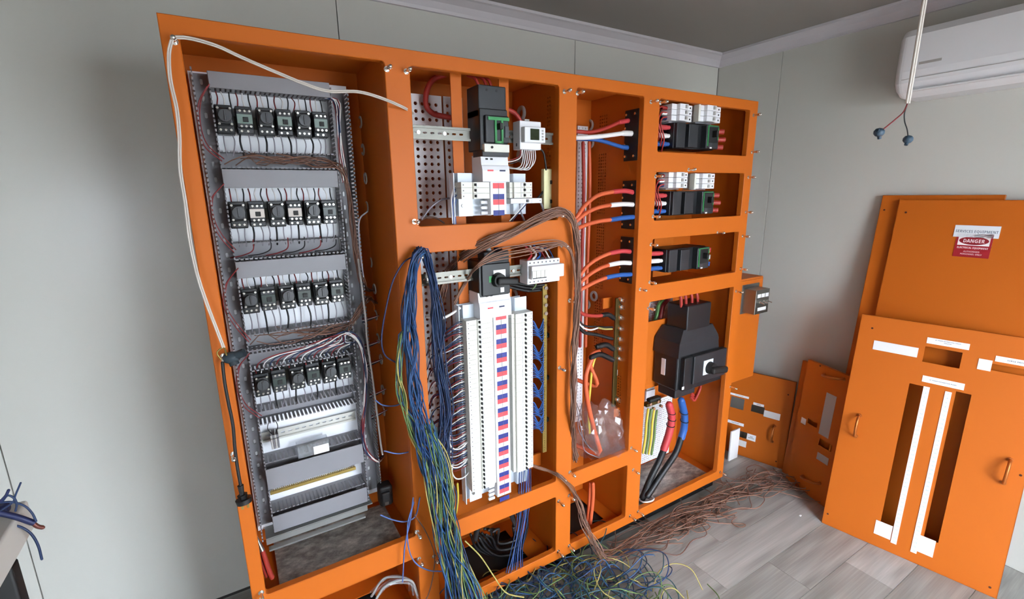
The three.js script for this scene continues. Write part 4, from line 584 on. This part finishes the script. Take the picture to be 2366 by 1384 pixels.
// big isolator
{
  const g = thing('main_isolator', 'big black isolator with tall terminal shroud and rotary handle in the lower right bay', 'isolator', [1.96, .72, -.05]);
    const x0 = 1.85, x1 = 2.16, yT = .862, yB = .685, xm = (x0 + x1) / 2;
  part(g, 'body', [rb(xm, (yT + yB) / 2 + .03, -.075, x1 - x0, yT - yB + .06, .15, .012, 3), rb(xm + .01, .775, .01, x1 - x0 - .02, .17, .03, .005)], M.black);
  const flare = (xa, xb, ya, za, xc, xd, yb2, zb) => { const g2 = new THREE.BoxGeometry(1, 1, 1), p = g2.attributes.position; for (let i = 0; i < p.count; i++) { const t = p.getY(i) > 0, l = p.getX(i) < 0, f = p.getZ(i) > 0; p.setXYZ(i, t ? (l ? xc : xd) : (l ? xa : xb), t ? yb2 : ya, f ? (t ? zb : za) : -.15); } const q = g2.toNonIndexed(); q.computeVertexNormals(); return q; };
  part(g, 'shoulder', [flare(x0 - .006, x1 - .01, .858, .006, x0 + .0, x1 - .02, .93, .004), flare(x0, x1 - .02, .93, .004, 1.9, 2.12, .985, -.02)], M.black2);
  part(g, 'seam', bx(xm, .862, .006, x1 - x0 - .02, .004, .002), M.dark);
  part(g, 'terminal_shroud', [rb(2.008, 1.035, -.08, .178, .135, .125, .008)], M.black, 'tall black terminal shroud');
  part(g, 'lower_shroud', [rb(1.94, .672, -.07, .15, .07, .11, .006)], M.black2);
  part(g, 'operating_unit', rb(2.05, .79, .022, .25, .145, .03, .005), M.black2);
  part(g, 'dial_plate', bx(2.03, .79, .038, .072, .075, .002), M.pale, 'silver dial plate');
  part(g, 'handle', [cyl([2.04, .785, .037], [2.04, .785, .065], .032, 28, .027), rb(0, 0, 0, .12, .034, .024, .011, 4).rotateZ(-.12).translate(2.07, .776, .074)], M.blackMatte);
  part(g, 'label', bx(1.849, .79, -.085, .002, .085, .024), M.paper); part(g, 'sticker', bx(1.868, .71, .0255, .016, .015, .001), M.paper);
  [[1.91,1.149,-.06],[1.945,1.147,-.06],[1.99,1.144,-.06],[2.032,1.143,-.06]].forEach((p, i) => wire('red_cable', [add(p, [-.005, .03, -.03]), p, add(p, [.012, -.055, 0])], .0075, M.cableRed, ['first', 'second', 'third', 'fourth'][i] + ' red cable from the left entering the tall black shroud', 'red cables above the big isolator', 10, 8));
  cable('incoming_cable', [[[[1.866,.348,-.06],[1.838,.295,-.06],[1.781,.215,-.06],[1.725,.11,-.06]], .0165, M.cableBlack], [[[1.881,.586,-.06],[1.907,.508,-.06],[1.895,.426,-.06],[1.863,.344,-.06]], .0195, M.red]], 'thick black cable with a long red sleeve under the big isolator');
  cable('incoming_cable', [[[[1.967,.389,-.04],[1.934,.312,-.04],[1.843,.229,-.04],[1.737,.131,-.04]], .0165, M.cableBlack], [[[1.946,.601,-.04],[1.979,.509,-.04],[1.983,.434,-.04],[1.968,.384,-.04]], .0185, M.blue]], 'thick black cable with a long blue sleeve under the big isolator');
  for (const [i, q] of [[1.901,.538,-.06],[1.908,.5,-.06],[1.901,.468,-.06],[1.973,.527,-.04],[1.982,.478,-.04]].entries()) single('cable_tie', new THREE.TorusGeometry(.0205, .0022, 6, 18).rotateX(Math.PI / 2 + .2).translate(...q), M.blackMatte, ['highest', 'middle', 'lowest', 'upper', 'lower'][i] + ' black cable tie round the ' + (i < 3 ? 'red' : 'blue') + ' sleeve', 'cable tie');
  single('cable_tie', new THREE.TorusGeometry(.036, .004, 8, 22).rotateX(Math.PI / 2 - .3).translate(...[1.729,.115,-.038]), M.wireWhite, 'white grommet ring where the thick cables enter the floor', 'cable grommet');
  for (let i = 0; i < 3; i++) wire('red_cable', [[2.14,.535,-.13],[2.172,.509,-.13],[2.198,.536,-.13],[2.216,.568,-.13]].map((p) => add(p, [i * .016, i * .006, -.01 * i])), .007, M.cableRed, 'dark red cable curving behind the foot of the big isolator', 'red cables behind the big isolator', 16, 8);
  // earth clamp, white markers, green cable at the left of the bay
  const e = thing('earth_clamp', 'brass earth clamp with steel bolts at the left of the lower right bay', 'earth clamp', [1.751,.62,-.06]), q = [1.753,.631,-.06];
  part(e, 'bar', rb(q[0], q[1], q[2], .1, .016, .03, .002), M.brassDull); for (let i = 0; i < 4; i++) part(e, 'bolt', cyl([q[0] - .036 + i * .026, q[1] + (i % 2 ? -.02 : .01), q[2] + .016], [q[0] - .036 + i * .026, q[1] + (i % 2 ? -.02 : .01), q[2] + .028], .008, 6), M.steel);
  part(e, 'handle', rb(q[0] - .01, q[1] + .03, q[2] + .02, .08, .018, .03, .008, 3), M.blackMatte);
  for (let i = 0; i < 4; i++) wire('green_yellow_wire', [[1.726,.608,-.05],[1.719,.541,-.05],[1.718,.471,-.05],[1.706,.38,-.05]].map((p) => add(p, [i * .014 - .008, -i * .004, i * .006])), .006, i % 2 ? M.wireGreen : M.yellow, 'green-yellow earth cable hanging from the brass clamp', 'earth cables under the clamp', 18, 8);
  const w1 = [1.9,.575,-.2,.064,.066]; single('marker_plate', fb(w1, .012), M.white, 'white marker plate left of the big isolator', 'marker plate'); const w0 = [1.897,.636,-.2,.059,.043]; single('marker_plate', fb(w0, .01), M.labelGrey, 'small grey marker plate above the white one left of the big isolator', 'marker plate');
  wire('green_cable', [[1.953,1.096,-.2],[1.923,1.073,-.2],[1.914,1.028,-.2],[1.898,.984,-.2]], .009, std('#3f6a2c', .5), 'green earth cable across the white perforated plate', null, 18, 8); wire('red_cable', [[1.983,1.101,-.19],[1.947,1.071,-.19],[1.934,1.027,-.19],[1.925,.982,-.19]], .011, M.wireRed, 'dark red cable across the white perforated plate', null, 18, 8);
  const mp = thing('isolator_plate', 'orange mounting plate behind the big black isolator', 'mounting plate', [1.95, .66, -.16]); part(mp, 'plate', rb(1.93, .83, -.16, .44, .36, .008, .003), M.orange);
}

// ---------- wires over the cabinet front and on the floor ----------
{
  const stud = [.576,1.462,.035];
  const left = [[.535,1.399,.055],[.522,1.292,.055],[.521,1.181,.055],[.523,1.035,.055],[.539,.879,.055],[.567,.709,.055],[.58,.558,.09],[.602,.361,.12]], right = [[.625,1.367,0],[.636,1.235,0],[.64,1.066,0],[.644,.909,.01],[.615,.762,.03],[.608,.613,.06],[.608,.467,.1],[.628,.302,.13]];
  const tone = [M.wireBlue, M.wireBlue2, M.wireBlue3, M.wireBlue2];
  const floorEnd = (i, p) => { const a = [p[0] + rr(-.02, .1), .02 + rnd() * .03, p[2] + rr(-.02, .1)]; return a; };
  for (let i = 0; i < 56; i++) {
    const L = i % 2 ? right : left, s = L.map((p, j) => jig(p, j < 1 ? .014 : .02 + .0028 * j));
    const other = (i % 2 ? left : right)[0];
    const top = add(stud, [rr(-.012, .014), .012 + rr(0, .014), rr(-.02, .012)]);
    const e = s[s.length - 1], g0 = [e[0] + rr(.0, .12), .05, Math.max(e[2], .1) + rr(0, .1)];
    wire('blue_wire', [add(other, [rr(-.01, .01), -.12 + rr(-.08, .04), -.01]), add(other, [rr(-.012, .012), .01, 0]), top, ...s, g0, add(g0, [rr(.1, .3), -.035, rr(-.05, .1)])], .0021, tone[i % 4], 'blue wire in the ' + (i % 2 ? 'inner' : 'outer') + ' half of the bundle hung over the chassis bay post', (i % 2 ? 'inner' : 'outer') + ' half of the hanging blue bundle', 60, 5);
  }
  const gy = [[.515,1.241,.05],[.497,1.219,.05],[.477,1.117,.05],[.486,1.013,.05],[.512,.9,.05],[.549,.762,.05],[.554,.646,.08],[.568,.485,.1],[.604,.315,.13]], gm = [M.wireGreen, M.wireYellow, M.wireTeal, M.wireGreen, M.wireBlue3];
  for (let i = 0; i < 40; i++) {
    const low = i >= 12, src = low ? gy.slice(4) : gy, s = src.map((p, j) => jig(add(p, low ? [.05 - j * .004, 0, .01] : [0, 0, 0]), (low ? .022 : .006) + .003 * j)); const e = s[s.length - 1], g0 = [e[0] + rr(.02, .12), .05, Math.max(e[2], .1) + rr(0, .12)];
    wire(['green_wire', 'yellow_wire', 'teal_wire', 'green_wire', 'blue_wire'][i % 5], [...s, g0, add(g0, [rr(.1, .34), -.035, rr(-.06, .12)])], .0021, gm[i % 5], ['green', 'yellow', 'teal', 'green', 'light blue'][i % 5] + ' earth wire in the bundle falling down the chassis bay post', 'hanging green and yellow bundle ' + ['green', 'yellow', 'teal', 'green', 'blue'][i % 5], 50, 5);
  }
  // single stray wires
  wire('blue_wire', [[.572,1.456,.03],[.533,1.449,.03],[.492,1.4,.03],[.459,1.309,.03],[.437,1.203,.03],[.445,1.157,.03],[.478,1.127,.03]], .0026, M.navy, 'single dark blue wire arcing left from the bundle into the left bay', null, 40, 6);
  wire('blue_wire', [[.423,.982,-.05],[.446,.959,-.05],[.497,.947,-.05],[.552,.981,-.05]], .0024, M.bluePale, 'pale blue wire sagging from the left bay grommet to the bundle', null, 24, 6);
  wire('blue_wire', [[.433,.804,-.03],[.479,.779,-.03],[.54,.773,-.03],[.58,.774,-.03]], .0024, M.bluePale, 'pale blue wire reaching from the lowest grommet to the bundle', null, 20, 6);
  wire('blue_wire', [[.394,.599,.01],[.429,.568,.01],[.473,.541,.01],[.509,.544,.01],[.532,.612,.01]], .0024, M.bluePale, 'short blue wire curling out above the left bay rail', null, 24, 6);
  wire('blue_wire', [[.502,.635,.03],[.487,.557,.03],[.462,.465,.03],[.444,.324,.03]], .0024, M.bluePale, 'blue wire hanging straight over the left bay rail', null, 24, 6);
  wire('blue_wire', [[.503,.618,.03],[.477,.544,.03],[.475,.442,.03],[.494,.379,.03],[.54,.325,.03],[.588,.297,.03]], .0024, M.bluePale, 'blue wire looping below the left bay rail to the post', null, 30, 6);
  wire('brown_wire', [[.628,1.199,-.03],[.609,1.141,-.03],[.619,1.045,-.03]], .002, M.wireBrown, 'short brown wire behind the blue bundle', null, 12, 5);
  wire('brown_wire', [[.503,.568,.03],[.54,.482,.03],[.565,.364,.03],[.525,.209,.03],[.499,.193,.03]], .0022, M.wireBrown, 'single brown wire curving down the post below the bundle', null, 30, 5);
  wire('yellow_wire', [[.648,.463,.12],[.704,.375,.12],[.755,.267,.12],[.809,.162,.12],[.886,.101,.12]], .0026, M.wireYellow, 'yellow wire curving out over the bottom rail', null, 24, 6);
}
{ // brown bundle over the two studs of the middle post
  const a = [[.698,1.226,-.14],[.715,1.32,-.14],[.756,1.38,-.14],[.767,1.445,-.03],[.836,1.49,.03],[.922,1.514,.03],[1.012,1.55,.03],[1.098,1.578,.04],[1.154,1.558,.04],[1.184,1.461,.04],[1.195,1.329,.04],[1.19,1.193,.04],[1.18,1.055,.04],[1.182,.928,.04],[1.181,.779,.04],[1.21,.655,0],[1.264,.495,-.04]];
  for (let i = 0; i < 22; i++) wire('brown_wire', a.map((p, j) => add(jig(p, j > 3 && j < 9 ? .008 : .011), [0, (i - 11) * .0012, 0])), .0021, i % 3 ? M.wireBrown2 : M.wireBrown, 'brown wire in the thick bundle slung over the middle post of the cabinet', 'brown bundle over the middle post', 60, 5);
  const b = [[.724,1.27,-.06],[.768,1.335,-.06],[.781,1.411,.03],[.851,1.437,.03],[.938,1.446,.03],[1.049,1.456,.03],[1.113,1.461,.04],[1.156,1.431,.04],[1.182,1.33,.04],[1.185,1.229,.04]];
  for (let i = 0; i < 6; i++) wire('brown_wire', b.map((p, j) => add(jig(p, .004), [0, (i - 2.5) * (j > 2 && j < 6 ? .007 : .003), 0])), .0021, M.wireBrown2, 'brown wire in the thin bundle sagging across the rotary isolator', 'thin brown bundle', 44, 5);
  // brown wires over the lower rail and away over the floor
  const c = [[1.026,.553,-.02],[1.091,.51,-.02],[1.117,.505,.03],[1.191,.412,.03],[1.236,.311,.03],[1.237,.244,.06],[1.266,.161,.1],[1.294,.113,.14]], fl = [[1.495,.02,.07],[1.691,.02,.077],[1.901,.02,.087],[2.101,.02,.093],[2.298,.02,.086],[2.493,.02,.116],[2.637,.02,.158],[2.617,.02,.265]];
  for (let i = 0; i < 14; i++) { const n = 4 + i % 5; wire('brown_wire', [...c.map((p, j) => jig(p, .004 + j * .0024)), ...fl.slice(0, n).map((p) => [p[0] + rr(-.06, .06), .008 + rnd() * .05, p[2] + rr(-.06, .06)])], .002, i % 3 ? M.wireBrown2 : M.wireBrown, 'brown wire running over the bottom rail and along the floor', 'brown wires over the bottom rail', 60, 5); }
  for (let i = 0; i < 46; i++) { // loose brown lengths strewn along the floor
    const k = Math.floor(rnd() * 6), A = fl[k], B = fl[Math.min(7, k + 1 + Math.floor(rnd() * 2))], pts = [], n = 6, bow = rr(-.11, .11), ox = rr(-.03, .03), oz = rr(-.06, .08);
    for (let j = 0; j <= n; j++) { const t = j / n, q = lerp(A, B, t * 1.3 - .15); pts.push([q[0] + bow * Math.sin(t * 3.1) + rr(-.03, .03) + ox, .006 + rnd() * .03, q[2] + bow * Math.sin(t * 4) + rr(-.03, .03) + oz]); }
    if (i % 4 === 0) { const q = pts[n], R = rr(.03, .07), w = rnd() * 6; for (let j = 1; j < 6; j++) pts.push([q[0] + R * (Math.cos(w + j) - Math.cos(w)), .008 + rnd() * .02, q[2] + R * (Math.sin(w + j) - Math.sin(w))]); }
    wire('brown_wire', pts, .0026, i % 3 ? M.wireBrown2 : M.wireBrown, 'loose brown wire strewn on the floor in front of the plinth', 'loose brown wires on the floor', 40, 5);
  }
  // tangle of blue and green-yellow ends in front of the chassis bay
  const T = [[.769,.03,-.026],[.881,.03,-.043],[.999,.03,-.023],[1.124,.03,.027],[1.236,.03,.068],[1.316,.03,.147],[1.329,.03,.237]], mats = [[M.wireBlue, 'blue'], [M.wireBlue2, 'blue'], [M.wireGreen, 'green'], [M.wireYellow, 'yellow'], [M.wireBlue3, 'blue'], [M.wireTeal, 'teal']];
  for (let i = 0; i < 150; i++) {
    const q = T[i % 7], m = mats[[0, 1, 4, 5, 1, 2, 3, 5][Math.floor(rnd() * 8)]], o = [q[0] + rr(-.09, .09), 0, q[2] + rr(-.05, .17)], pts = []; let w = rnd() * 6.28, R = rr(.03, .09), h = rr(.01, .09), turn = rnd() < .5 ? 1 : -1; const n = 5 + Math.floor(rnd() * 5);
    let p = [...o]; for (let j = 0; j < n; j++) { pts.push([p[0], .006 + h * Math.max(0, Math.sin(j / (n - 1) * 3.14)) + rnd() * .012, p[2]]); p = [p[0] + R * Math.cos(w), 0, p[2] + R * .8 * Math.sin(w)]; w += turn * rr(.25, .95); }
    wire(m[1] + '_wire', pts, .0024, m[0], m[1] + ' wire end curled in the tangle on the floor before the chassis bay', 'floor tangle of ' + m[1] + ' wires', 36, 5);
  }
  wire('blue_wire', [[1.322,.03,.219],[1.415,.03,.277],[1.512,.03,.297],[1.557,.03,.275],[1.551,.03,.251]], .0024, M.wireBlue2, 'dark blue wire end hooked farthest out on the floor', null, 24, 6);
  wire('teal_wire', [[1.474,.02,.19],[1.459,.02,.237],[1.454,.02,.29],[1.46,.02,.32]], .0022, M.wireTeal, 'teal wire end lying beside the hooked blue end', null, 16, 6);
}

// ---------- doors and covers leaning on the right-hand wall ----------
function leaning(label, F, w, h, holes, t = .0022, lip = .018) { // sheet steel door with folded edges, leaning: local x along the floor, y up the sheet, z outward
  const [o, d, u] = F.map(V), n = d.clone().cross(u), g = new THREE.Group(); g.name = numbered('door_panel'); g.position.copy(o);
  if (n.x > 0) n.negate(); g.quaternion.setFromRotationMatrix(new THREE.Matrix4().makeBasis(d, u, d.clone().cross(u)));
  tag(g, label, 'door panel'); scene.add(g); origin.set(g, [0, 0, 0]);
  const s = d.clone().cross(u).x < 0 ? 1 : -1; g.userData.side = undefined; delete g.userData.side;
  part(g, 'sheet', holed(rect(0, 0, w, h), holes, t).translate(0, 0, s > 0 ? 0 : t), M.orange);
  part(g, 'folded_edge', [bx(w / 2, h - .001, -s * lip / 2, w, .002, lip), bx(w / 2, .001, -s * lip / 2, w, .002, lip), bx(.001, h / 2, -s * lip / 2, .002, h, lip), bx(w - .001, h / 2, -s * lip / 2, .002, h, lip)], M.orange);
  return { g, s, sticker: ([x, y, ww, hh], m, name = 'label') => part(g, name, bx(x, y, s * .0012, ww, hh, .0012), m), text: ([x, y, ww, hh], lines, bg, fg) => { const m = printed(ww, hh, linesLabel(lines, bg, fg)); const b = bx(x, y, s * .0012, ww, hh, .0012); return part(g, 'label', b, m); },
    hole: ([x, y]) => part(g, 'screw_hole', cyl([x, y, 0], [x, y, s * .0008], .0045, 10), M.orangeHole),
    grip: (a, b) => { const A = [...a, s * .002], B = [...b, s * .002], m = lerp(A, B, .5); const p = part(g, 'handle', tube([A, add(lerp(A, B, .06), [0, 0, s * .022]), add(lerp(A, B, .3), [0, 0, s * .034]), add(m, [0, 0, s * .036]), add(lerp(A, B, .7), [0, 0, s * .034]), add(lerp(A, B, .94), [0, 0, s * .022]), B], .0058, 30, 8), M.handle, 'bow handle'); for (const q of [A, B]) part(p, 'foot', cyl(q, add(q, [0, 0, s * .005]), .009, 12), M.handle); } };
}
const rc = ([x, y, w, h]) => rect(x - w / 2, y - h / 2, x + w / 2, y + h / 2);
{
  const C = leaning('tall narrow orange door panel rearmost of those leaning on the right wall', [[2.64,0,.353],[0,0,1],[.114,.994,0]], .425, 1.62, []); C.hole([.018,1.55]);
  const B = leaning('tall orange door panel with the red danger sign leaning on the right wall', [[2.612,0,.432],[0,0,1],[.118,.993,0]], .56, 1.6, []); B.hole([.034,1.542]);
  const dl = [.292,1.468,.146,.026], dg = [.291,1.409,.137,.067];
  B.text([dl[0], dl[1], dl[2] * .98, .05], [['SERVICES EQUIPMENT', .5, .3]], '#e2e6ea', '#6d7684');
  const m = printed(.115, .1, (x, w, h) => { x.fillStyle = '#a01824'; x.fillRect(0, 0, w, h); x.fillStyle = '#f1e6e6'; x.fillRect(w * .06, h * .1, w * .88, h * .4); x.fillStyle = '#8f1420'; x.beginPath(); x.ellipse(w / 2, h * .3, w * .41, h * .17, 0, 0, 7); x.fill(); x.fillStyle = '#f1dede'; x.textAlign = 'center'; x.textBaseline = 'middle'; x.font = 'bold ' + Math.round(h * .2) + 'px sans-serif'; x.fillText('DANGER', w / 2, h * .31, w * .6); x.font = 'bold ' + Math.round(h * .1) + 'px sans-serif'; x.fillText('ELECTRICAL EQUIPMENT', w / 2, h * .6, w * .86); x.font = Math.round(h * .085) + 'px sans-serif'; x.fillText('AUTHORISED', w / 2, h * .76, w * .6); x.fillText('PERSONNEL ONLY', w / 2, h * .87, w * .6); }, 3000);
  part(B.g, 'danger_sign', bx(dg[0], dg[1], B.s * .0012, .115, .1, .0012), m, 'red and white danger sign');
  const A = leaning('wide orange door panel with two long slots and white number strips, foremost at the right wall', [[2.458,0,.453],[.185,0,.983],[.156,.987,-.03]], .621, 1.07, [rc([.307,.935,.121,.07]), rc([.522,.933,.186,.027]), rect([.22,.783][0], [.187,.105][1], [.282,.798][0], [.233,.793][1]), rect([.373,.795][0], [.368,.131][1], [.421,.797][0], [.395,.802][1])]);
  for (const q of [[.049,1.011], [.018,.056], [.596,.036], [.605,.528]]) A.hole(q);
  A.grip([.067,.587], [.067,.484]); A.grip([.569,.578], [.565,.478]);
  A.sticker([.146,.935,.161,.043], M.paper); A.text([.316,.998,.136,.026], [['AC POWER DISTRIBUTION CHASSIS', .28, .2], ['ISOLATOR', .58, .2]]); A.text([.327,.827,.136,.028], [['AC POWER DISTRIBUTION BOARD', .5, .2]]);
  A.sticker([.439,.936,.04,.045], M.paper); A.text([.537,.97,.144,.023], [['SURGE PROTECTION', .5, .34]]);
  const strip = (a, b, left) => { const w = .021, x = (a[0] + b[0]) / 2, h = a[1] - b[1], y = (a[1] + b[1]) / 2; const m = printed(w, h, (c, W, H) => { c.fillStyle = '#f0eff2'; c.fillRect(0, 0, W, H); c.fillStyle = '#7fa0b4'; c.textAlign = 'center'; c.textBaseline = 'middle'; c.font = Math.round(W * .45) + 'px sans-serif'; for (let i = 0; i < 39; i++) c.fillText(String(i * 2 + (left ? 1 : 2)), W / 2, (i + .5) * H / 39); }, 2200); part(A.g, 'number_strip', bx(x, y, A.s * .0014, w, h, .0014), m, 'white strip of breaker numbers'); };
  strip([.288,.794], [.271,.048], true); strip([.36,.793], [.342,.045], false);
  A.sticker([.235,.091,.062,.067], M.paper); A.sticker([.38,.097,.068,.077], M.paper);
  const Sx = leaning('small orange cover panel with window cut-outs standing in the corner by the cabinet', [[2.61,0,-.389],[.283,0,.959],[.15,.988,-.044]], .5, .54, [rc([.198,.325,.08,.071]), rc([.319,.32,.075,.044]), rc([.258,.135,.044,.039])]);
  for (const q of [[.468,.456], [.46,.036]]) Sx.hole(q); Sx.grip([.424,.248], [.423,.149]);
  Sx.text([.204,.376,.113,.013], [['METER AND ISOLATOR', .5, .34]]); Sx.text([.32,.351,.061,.015], [['CONTROL', .5, .4]]); Sx.sticker([.4,.308,.089,.04], M.paper); Sx.text([.204,.196,.102,.018], [['LIGHT CIRCUITS', .5, .34]]); Sx.sticker([.223,.113,.028,.088], M.paper); Sx.sticker([.258,.079,.054,.038], M.paper); Sx.text([.307,.134,.051,.039], [['TEST', .4, .2], ['BUTTON', .62, .2]]);
  const F2 = [[2.679,0,.149],[-.324,0,.946],[.062,.998,.021]], back = F2.map((v) => [...v]); back[0] = [back[0][0] + .05, 0, back[0][2] - .05];
  leaning('plain orange cover panel tucked behind the one with the grey label', back, .26, .7, []);
  const N = leaning('orange cover panel with long grey label standing between the small and the wide panels', F2, .33, .73, [rc([.1,.4,.063,.027]), rc([.199,.324,.081,.038])]);
  N.hole([.08,.722]); N.hole([.063,.032]); N.grip([.118,.686], [.227,.705]); N.grip([.112,.086], [.215,.11]);
  N.sticker([.045,.385,.031,.034], M.paper); N.sticker([[.179,.483][0], [.179,.483][1], .06, .235], M.labelGrey); N.sticker([.201,.246,.069,.04], M.labelGrey);
  single('white_board', new THREE.BoxGeometry(.085, .2, .008).translate(2.605, .1, -.14), M.paper, 'white board standing in the gap between the cabinet and the small orange panel', 'board');
}

// ---------- air conditioner, hanging lead, trestle ----------
{
  const g = thing('air_conditioner', 'white split air conditioner high on the right wall', 'air conditioner', [2.74, 2.02, .85]);
  const zc = .86, L = .86, prof = [[0, 0], [-.13, 0], [-.175, .02], [-.2, .055], [-.205, .1], [-.2, .24], [-.18, .268], [-.15, .275], [0, .275]];
  const y0 = [2.65,2.026,.435][1];
  const sh = new THREE.ExtrudeGeometry(new THREE.Shape(prof.map((p) => new THREE.Vector2(...p))), { depth: L - .06, bevelEnabled: true, bevelSize: .025, bevelThickness: .03, bevelOffset: -.025, bevelSegments: 5 }).translate(WX - .002, y0, [2.65,2.095,.393][2] + .03);
  const z0 = [2.65,2.095,.393][2];
  part(g, 'body', sh, M.white);
  part(g, 'louvre', rb(WX - .155, y0 + .022, z0 + L / 2, .09, .006, L - .12, .002).clone(), M.white);
  part(g, 'seam', bx(WX - .2055, y0 + .07, z0 + L / 2, .002, .002, L - .06), M.labelGrey);
  part(g, 'badge', bx(WX - .205, y0 + .125, z0 + .12, .003, .01, .075), M.labelGrey, 'small grey lettered badge');
  // lead hanging from the ceiling
  const pt = (u, v) => 0, top = [1.455,2.045,.9], end = [1.455,1.831,.9];
  const h = thing('hanging_lead', 'white twin lead hanging from the ceiling with capped cores', 'cable', end);
  const X = end[0], Z = end[2];
  part(h, 'sheath', ribbon([[X + .004, CEIL, Z], [X + .002, (CEIL + end[1]) / 2, Z], [X, end[1], Z]], .011, .005, 30, [1, 0, .5]), M.skin);
  const q1 = [[1.453,1.83,.9],[1.441,1.813,.9],[1.408,1.795,.9],[1.374,1.779,.9],[1.345,1.766,.9]], q2 = [[1.453,1.83,.9],[1.447,1.809,.9],[1.454,1.793,.9],[1.475,1.775,.9],[1.486,1.76,.9]];
  part(h, 'core', tube(q1, .0014, 24, 6), M.wireRed, 'red core'); part(h, 'core', tube(q2, .0014, 24, 6), M.rubber, 'black core');
  for (const [q, s] of [[[1.336,1.762,.9], 1], [[1.488,1.754,.9], -1]]) part(h, 'end_cap', [new THREE.IcosahedronGeometry(.0115, 1).scale(1.1, .85, .9).translate(...q), cyl(q, add(q, [-.012 * s, .004, 0]), .006, 8, .004), cyl(q, add(q, [.006 * s, -.013, 0]), .005, 8, .004)], std('#2a3f50', .5), 'blue tape cap');
  // trestle beam end at the lower left, with offcuts of wire on it
  const t = thing('trestle', 'pale timber trestle with a black leg at the lower left', 'trestle', [-.36, 0, .5]);
  const A = [-.262,1.159,.46], B = [-.267,1.149,.6], bar = (a, b, w, hh, m, n) => { const d = V(b).sub(V(a)), len = d.length(), gq = new RoundedBoxGeometry(w, hh, len, 2, .004); gq.applyQuaternion(new THREE.Quaternion().setFromUnitVectors(new THREE.Vector3(0, 0, 1), d.normalize())); gq.translate((a[0] + b[0]) / 2, (a[1] + b[1]) / 2, (a[2] + b[2]) / 2); part(t, n, gq, m); };
  bar(A, B, .035, .05, M.timber, 'beam');
  bar(add(A, [-.02, -.06, .03]), [A[0] + .015, 0, A[2] + .12], .03, .03, M.blackMatte, 'leg'); bar(add(A, [-.06, -.05, .1]), [A[0] - .25, 0, A[2] + .2], .03, .03, M.blackMatte, 'leg');
  const W = (name, pts, r, m, l) => wire(name, pts, r, m, l, null, 24, 6);
  W('blue_wire', [[-.259,1.199,.51],[-.244,1.208,.51],[-.24,1.217,.51],[-.231,1.235,.51]], .0013, M.wireBlue2, 'dark blue wire offcut pointing up from the trestle');
  W('blue_wire', [[-.257,1.213,.51],[-.249,1.221,.51],[-.245,1.228,.51]], .002, M.navy, 'short thick navy wire offcut at the trestle end');
  W('blue_wire', [[-.254,1.213,.51],[-.247,1.22,.51],[-.242,1.214,.51],[-.241,1.203,.51],[-.244,1.193,.51]], .0014, M.wireBlue2, 'small blue wire loop on top of the trestle');
  W('blue_wire', [[-.257,1.212,.51],[-.246,1.209,.51],[-.234,1.198,.51],[-.228,1.183,.51],[-.226,1.168,.51]], .0014, M.wireBlue2, 'dark blue wire bending over the end of the trestle');
  W('blue_wire', [[-.261,1.175,.51],[-.247,1.169,.51],[-.236,1.153,.51],[-.231,1.129,.51],[-.231,1.103,.51]], .0017, M.wireBlue2, 'long dark wire drooping below the trestle end');
  W('blue_cable', [[-.26,1.196,.51],[-.248,1.186,.51],[-.238,1.176,.51],[-.23,1.167,.51]], .0042, M.navy, 'thick navy cable with copper end on the trestle'); W('copper_core', [[-.23,1.167,.51],[-.226,1.159,.51],[-.221,1.155,.51]], .003, std('#6b3a30', .4, .4), 'bare copper end of the thick navy cable on the trestle');
  single('blue_tape', rb(...[-.266,1.191,.49], .02, .016, .02, .006), M.navy, 'roll-like lump of navy tape on the trestle end', 'tape');
  // small scraps on the floor
  single('wire_clip', rb(...[2.415,.004,.371], .012, .006, .008, .002), M.paper, 'tiny white clip lying alone on the floor', 'clip');
}
{ // pale offcuts of cable lying in the compartment under the left bay
  for (let i = 0; i < 5; i++) wire('clear_cable', [[.352,.233,-.05],[.394,.27,-.05],[.442,.268,-.05],[.489,.235,-.05],[.506,.168,-.05]].map((p, j) => add(jig(p, .008), [0, i * .008 - .01, i * .02 - .04])), .0042, i % 2 ? M.labelGrey : M.clear, 'pale cable offcut looped in the compartment under the left bay', 'pale cable offcuts', 30, 7);
}
renderer.render(scene, camera);
